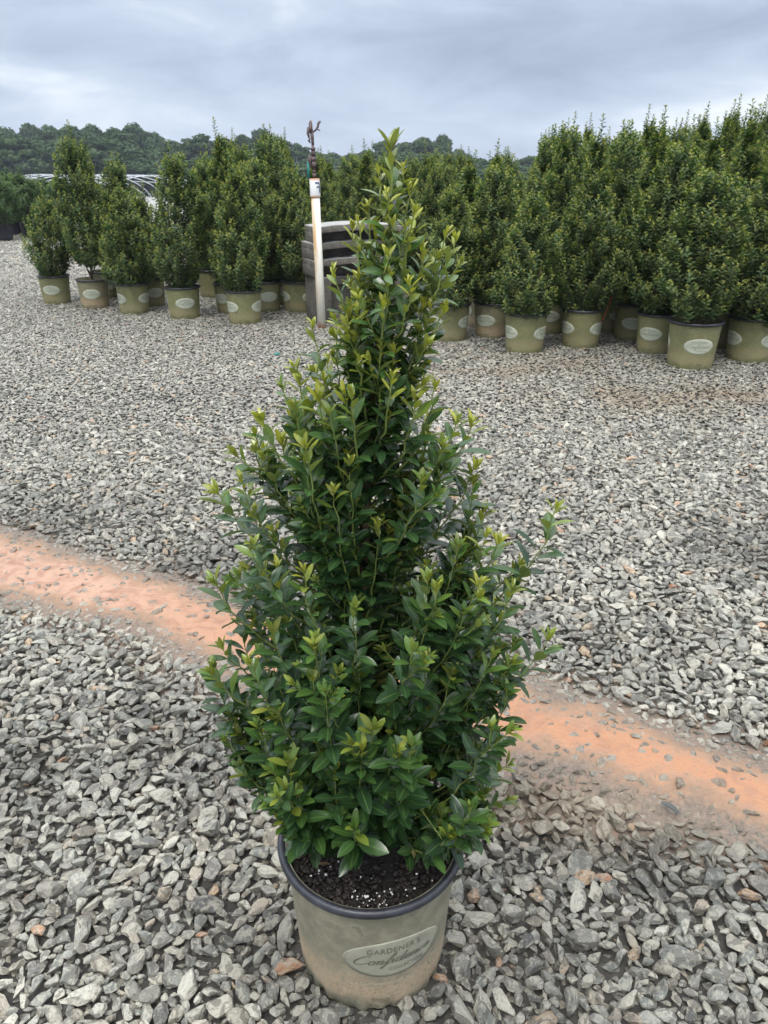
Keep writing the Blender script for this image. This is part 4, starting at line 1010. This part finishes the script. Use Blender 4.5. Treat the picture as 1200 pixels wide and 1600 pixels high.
for q in ((.15, 1.15, 1.352, 1.366), (.42, .95, 1.318, 1.331), (.95, 1.22, 1.275, 1.366)): ps.append(cyl_patch(*q))
V, Q, _ = merge(ps); link('lettering', mesh_np('lettering', V, Q, M['blue_ink'], smooth=False), cp)
ps = [tube([(0, 0, 1.38), (0, 0, 1.68)], [.015, .013], 12)]
for z, rr_, hh_ in ((1.41, .021, .03), (1.455, .020, .012), (1.49, .025, .05), (1.545, .026, .035), (1.59, .020, .05), (1.64, .026, .02)):
    ps.append(tube([(0, 0, z), (0, 0, z + hh_)], [rr_, rr_ * .95], 10))
ps.append(tube([(-.018, -.01, 1.50), (-.036, -.02, 1.56), (-.034, -.02, 1.60)], [.014, .016, .008], 8))
V, Q, _ = merge(ps); link('metal_riser', mesh_np('metal_riser', V, Q, M['riser'], smooth=False), rt)
ps = [tube([(0, 0, 1.66), (.0, 0, 1.74), (-.006, 0, 1.80)], [.012, .015, .017], 10), tube([(-.012, 0, 1.78), (-.012, 0, 1.865)], [.021, .017], 10), tube([(-.03, 0, 1.74), (-.04, 0, 1.78), (-.035, 0, 1.83)], [.009, .012, .01], 8),
      tube([(.0, 0, 1.79), (.03, -.01, 1.80), (.055, -.015, 1.83), (.062, -.015, 1.86), (.082, -.02, 1.875)], [.010, .008, .010, .012, .009], 8), tube([(.05, -.012, 1.81), (.075, -.02, 1.80)], [.007, .005], 6),
      tube([(-.02, -.01, 1.70), (-.034, -.015, 1.715), (-.02, -.02, 1.74)], [.008, .012, .008], 8), tube([(-.012, 0, 1.86), (-.008, 0, 1.885)], [.016, .006], 8)]
V, Q, _ = merge(ps); link('sprinkler_head', mesh_np('sprinkler_head', V, Q, M['riser'], smooth=False), rt)
V, Q, _ = merge([box(-.052, .0, 1.47, .022, .012, .15, 0, 0, .03)]); link('tape', mesh_np('tape', V, Q, M['teal']), rt)

# ------------------------------------------------------------------ CONCRETE STACK
def bevel_obj(o, wd=.008):
    md = o.modifiers.new('bevel', 'BEVEL'); md.width = wd; md.segments = 2; md.limit_method = 'ANGLE'
c = px_h(490, 508); SZ = R(20)
cx, cy = c[0] + .03, c[1]
lo = empty('concrete_block', (cx, cy, 0), SZ); tag(lo, 'ribbed concrete block on the gravel at the bottom of the stack behind the white pipe', 'concrete block')
Wd, Dp, Hl = .92, .46, .47
ps = [box(Wd / 2, Dp / 2 + .05, Hl / 2, Wd - .04, Dp - .06, Hl - .01)]
for xx, ww in ((.0, .17), (.40, .12), (.80, .18)): ps.append(box(xx + ww / 2, .05, Hl / 2, ww, .11, Hl, 0, .04))
ps.append(box(Wd / 2, .07, Hl - .04, Wd - .02, .085, .075)); ps.append(box(Wd / 2, .08, .05, Wd - .03, .08, .1))
V, Q, _ = merge(ps); bo = link('block', mesh_np('block', V, Q, M['concrete'], smooth=False), lo); bevel_obj(bo)
LB = ['lowest hollow-edged concrete slab, resting on the ribbed block', 'middle hollow-edged concrete slab in the stack behind the white pipe', 'topmost concrete slab with a pale top, behind the white pipe']
for k in range(3):
    z = Hl + .004 + k * .160
    s = empty('concrete_slab', (cx - .005 + .012 * k, cy - .02, z), SZ + R([0, 2, -2][k])); tag(s, LB[k], 'concrete slab', 'stacked concrete slabs')
    pf = []
    # bowed slab: one continuous thick lip on top of a recessed core
    xs_ = np.linspace(0, Wd, 17); bow_ = np.sin(xs_ / Wd * math.pi); zb = .097 + .03 * bow_; yf = -.05 * bow_ + .006 * np.sin(xs_ * 19 + k)
    st_ = np.stack([np.stack([xs_, yf, zb], -1), np.stack([xs_, yf + .012, zb + .062 + .003 * np.sin(xs_ * 31 + k)], -1), np.stack([xs_, Dp + yf * 0, zb + .062], -1), np.stack([xs_, Dp + yf * 0, zb], -1)], 1)
    q_ = [[4 * a + b, 4 * a + (b + 1) % 4, 4 * a + 4 + (b + 1) % 4, 4 * a + 4 + b] for a in range(16) for b in range(4)] + [[0, 3, 2, 1], [64, 65, 66, 67]]
    pf.append((st_.reshape(-1, 3), np.array(q_)[:, ::-1]))
    pf.append(box(Wd / 2, Dp / 2 + .10, .055, Wd - .10, Dp - .16, .11))
    pf.append(box(.035, Dp / 2, .055, .07, Dp, .11)); pf.append(box(Wd - .035, Dp / 2, .055, .07, Dp, .11))
    V, Q, _ = merge(pf); o = link('slab', mesh_np('slab', V, Q, M['concrete'], smooth=False), s); bevel_obj(o, .006)

# ------------------------------------------------------------------ HOOP TUNNELS far left
def hoops(name, x0, y0, dirx, diry, n, sp, rad_, hgt, base, label):
    rt = empty(name, (x0, y0, base)); tag(rt, label, 'hoop frame', 'bare hoop tunnels beyond the pots'); d = unit(np.array([dirx, diry])); nrm = np.array([-d[1], d[0]])
    a = np.linspace(0, math.pi, 17); 
    for k in range(n):
        P = np.stack([(d[0] * k * sp) + nrm[0] * rad_ * np.cos(a), (d[1] * k * sp) + nrm[1] * rad_ * np.cos(a), hgt * np.sin(a) ** .8], -1)
        V, Q = tube(P, .021, 5, False); link('hoop', mesh_np('hoop', V, Q, M['galv']), rt)
    L = (n - 1) * sp
    for q in (math.pi / 2, math.pi * .3, math.pi * .7):
        p0 = np.array([nrm[0] * rad_ * math.cos(q), nrm[1] * rad_ * math.cos(q), hgt * math.sin(q) ** .8 - .04]); V, Q = tube([p0, p0 + [d[0] * L, d[1] * L, 0]], .016, 5); link('purlin', mesh_np('purlin', V, Q, M['galv']), rt)
zt = lambda Y, y: px_Y(600, y, Y)[2]
HL = ['leftmost bare white hoop frame beyond the black pots', 'second bare white hoop frame from the left beyond the pots', 'bare white hoop frame seen left of the tall bare-stemmed shrub', 'bare white hoop frame seen between the left-row shrubs', 'bare white hoop frame nearest the middle, right of the broad left-row shrub']
for k in range(5):
    Y = 33.0 + k * 1.1; base = float(far_drop(np.array(Y))); X = px_Y([-250, -120, 10, 130, 240][k], 280, Y)[0]
    hoops('hoop_tunnel', X, Y, -.62, 1.0, 5, 2.6, 3.0, zt(Y, 274) - base, base, HL[k])

# ------------------------------------------------------------------ TREES
def tree_variant(seed, h=12.0, rx=4.5, low=0.12, clumps=70, lv=170, airy=False):
    r = np.random.default_rng(seed); B = []; sz = []; age_lit = []; VV = []
    lim = [tube([(0, 0, 0), (.1, .05, h * .3), (-.1, .1, h * .62), (0, 0, h * .85)], [.28, .2, .13, .05], 8)]
    for k in range(clumps):
        t = r.random() ** .8; z = h * (low + (0.93 - low) * t); prof = math.sin(min(1, (t * .82 + .2)) * math.pi) ** .55
        a = r.uniform(0, 6.28); q = rx * prof * math.sqrt(r.uniform(.15, 1)); c = np.array([q * math.cos(a), q * math.sin(a), z])
        cr = r.uniform(.7, 1.5) * rx / 4.5 * (.75 if airy else 1)
        if airy and r.random() < .25: continue
        if k % 4 == 0: lim.append(tube(bez(np.array([0, 0, z * .6]), np.array([c[0] * .4, c[1] * .4, z * .7]), c, 6), np.linspace(.1, .03, 6), 5))
        v = unit(r.normal(size=(lv, 3))) * (r.random((lv, 1)) ** .4); B.append(c + v * [cr, cr, cr * .75]); VV.append(unit(v)); ag = r.uniform(0, .7); age_lit.append(np.clip(ag + v[:, 2] * .25 + r.normal(0, .12, lv), 0, 1))  # crown lighting put into the tint: clump tops lighter, undersides darker
    B = np.concatenate(B); age_lit = np.concatenate(age_lit); n = len(B)
    NV = np.concatenate(VV); N = unit(NV * 1.6 + r.normal(size=(n, 3)) * .55); D = unit(np.cross(N, r.normal(size=(n, 3))))
    L = r.uniform(.35, .75, n); V, Q, C = leaves_lo(B, D, N, L, L * .8, age_lit, r.random(n), np.full(n, .2), np.full(n, .2))
    V2, Q2, _ = merge(lim)
    return mesh_np('crown', V, Q, M['leaf_tree'], cols=C, smooth=False), mesh_np('trunk', V2, Q2, M['tree_bark']), h
TV = [tree_variant(31, 12, 5.0, .1, 80, 260), tree_variant(32, 12, 5.8, .08, 95, 260), tree_variant(33, 12, 4.2, .15, 62, 260), tree_variant(34, 12, 5.6, .3, 60, 150, True), tree_variant(35, 12, 4.6, .05, 80, 260)]
tree_sky = [(-60, 188), (-15, 190), (18, 192), (55, 186), (85, 194), (120, 190), (150, 192), (185, 190), (215, 198), (243, 208), (270, 213), (296, 222), (322, 213), (350, 216), (380, 212), (410, 207), (432, 218), (462, 228), (492, 236), (520, 240), (548, 240), (575, 228), (602, 222), (632, 215), (662, 211), (690, 218), (716, 226), (740, 240)]
tl = ['dark broad tree at the left edge of the far tree line', 'tree']
rt_ = random.Random(9)
TLAB = ['far tree cut off by the left edge of the picture', 'leftmost whole tree of the far tree line', 'far tree above the left black pots, second from the left edge', 'far tree above the short leftmost olive-pot shrub',
 'far tree just left of the tall bare-stemmed shrub', 'far tree hidden behind the top of the tall bare-stemmed shrub', 'far tree just right of the tall bare-stemmed shrub top', 'far tree above the gap left of the low cone shrub', 'far tree right behind the low cone-shaped shrub',
 'far tree above the gap left of the broad left-row shrub', 'far tree behind the top of the broad left-row shrub', 'thin open tree just right of the broad left-row shrub', 'pale open-crowned tree in the dip of the far tree line', 'far tree behind the tallest left-block shrub top',
 'far tree just right of the tallest left-block shrub top', 'open-crowned tree with gaps, its top left of the thin leader shrub', 'small open tree right of the thin leader shrub', 'open tree just left of the sprinkler head', 'low far tree just right of the sprinkler head',
 'lowest tree in the dip between sprinkler and foreground plant', 'low far tree left of the foreground plant top', 'far tree touching the left of the foreground plant top', 'far tree behind the foreground plant top', 'far tree just right of the foreground plant top',
 'highest tree of the far mound right of the foreground plant', 'far tree on the right shoulder of the mound', 'sloping far tree near the right end of the mound', 'last low tree at the right end of the mound']
adj = ['rounded', 'broad', 'dense', 'airy', 'dark']
for k, (x, y) in enumerate(tree_sky):
    Y = rt_.uniform(118, 150); X = px_Y(x, 260, Y)[0]; v = rt_.choice([0, 1, 2, 4]) if x not in (296, 322, 410, 432, 462) else 3
    base = -1.6; h = px_Y(x, y, Y)[2] - base; tr = empty('tree', (X, Y, base), rt_.uniform(0, 6.28)); sc = h / TV[v][2] * rt_.uniform(.90, 1.10)
    wx = rt_.uniform(.8, 1.15)
    tag(tr, TLAB[k], 'tree', 'trees of the far tree line')
    for nm, i in (('crown', 0), ('trunk', 1)):
        o = link(nm, TV[v][i], tr); o.scale = (max(.8, sc) * wx, max(.8, sc) * wx, sc)
for k in range(26):      # second, lower line that closes the gaps
    x = -110 + k * 36 + rt_.uniform(-10, 10); Y = rt_.uniform(104, 114); X = px_Y(x, 260, Y)[0]
    ys = np.interp(x, [p[0] for p in tree_sky], [p[1] for p in tree_sky]); h = (px_Y(x, ys + 18 + rt_.uniform(0, 14), Y)[2] + 1.6); v = rt_.choice([0, 1, 4])
    tr = empty('tree', (X, Y, -1.6), rt_.uniform(0, 6.28)); tag(tr, 'lower green tree at the front of the far tree line', 'tree', 'lower trees at the front of the tree line')
    for nm, i in (('crown', 0), ('trunk', 1)):
        o = link(nm, TV[v][i], tr); o.scale = (.95, .95, h / 12)
for k, x in enumerate([780, 830, 880, 912, 930, 985, 1040, 1100, 1160, 1230]):
    Y = 135; X = px_Y(x, 260, Y)[0]; v = [0, 1, 4][k % 3]; h = px_Y(x, 228 if x in (912, 930) else 246, Y)[2] + 1.6
    tr = empty('tree', (X, Y, -1.6), rt_.uniform(0, 6.28)); tag(tr, 'distant tree behind the right block of shrubs', 'tree', 'distant trees behind the right block')
    for nm, i in (('crown', 0), ('trunk', 1)):
        o = link(nm, TV[v][i], tr); o.scale = (.9, .9, h / 12)

# ------------------------------------------------------------------ HAZE
HAZE = 0.0006
if HAZE:
    m = bpy.data.materials.new('thin_air'); m.use_nodes = True; m.node_tree.nodes.clear(); t = NT(m.node_tree)
    out = t.new('ShaderNodeOutputMaterial'); pv = t.new('ShaderNodeVolumePrincipled'); pv.inputs['Color'].default_value = (.80, .88, 1.0, 1)
    pv.inputs['Density'].default_value = HAZE; pv.inputs['Anisotropy'].default_value = 0.3; t.link(pv.outputs[0], out.inputs['Volume'])
    V, Q = box(0, 88, 6.5, 480, 310, 20)
    o = link('haze', mesh_np('haze', V, Q, m, smooth=False)); tag(o, 'thin pale blue haze over the far trees', 'haze', kind='stuff')
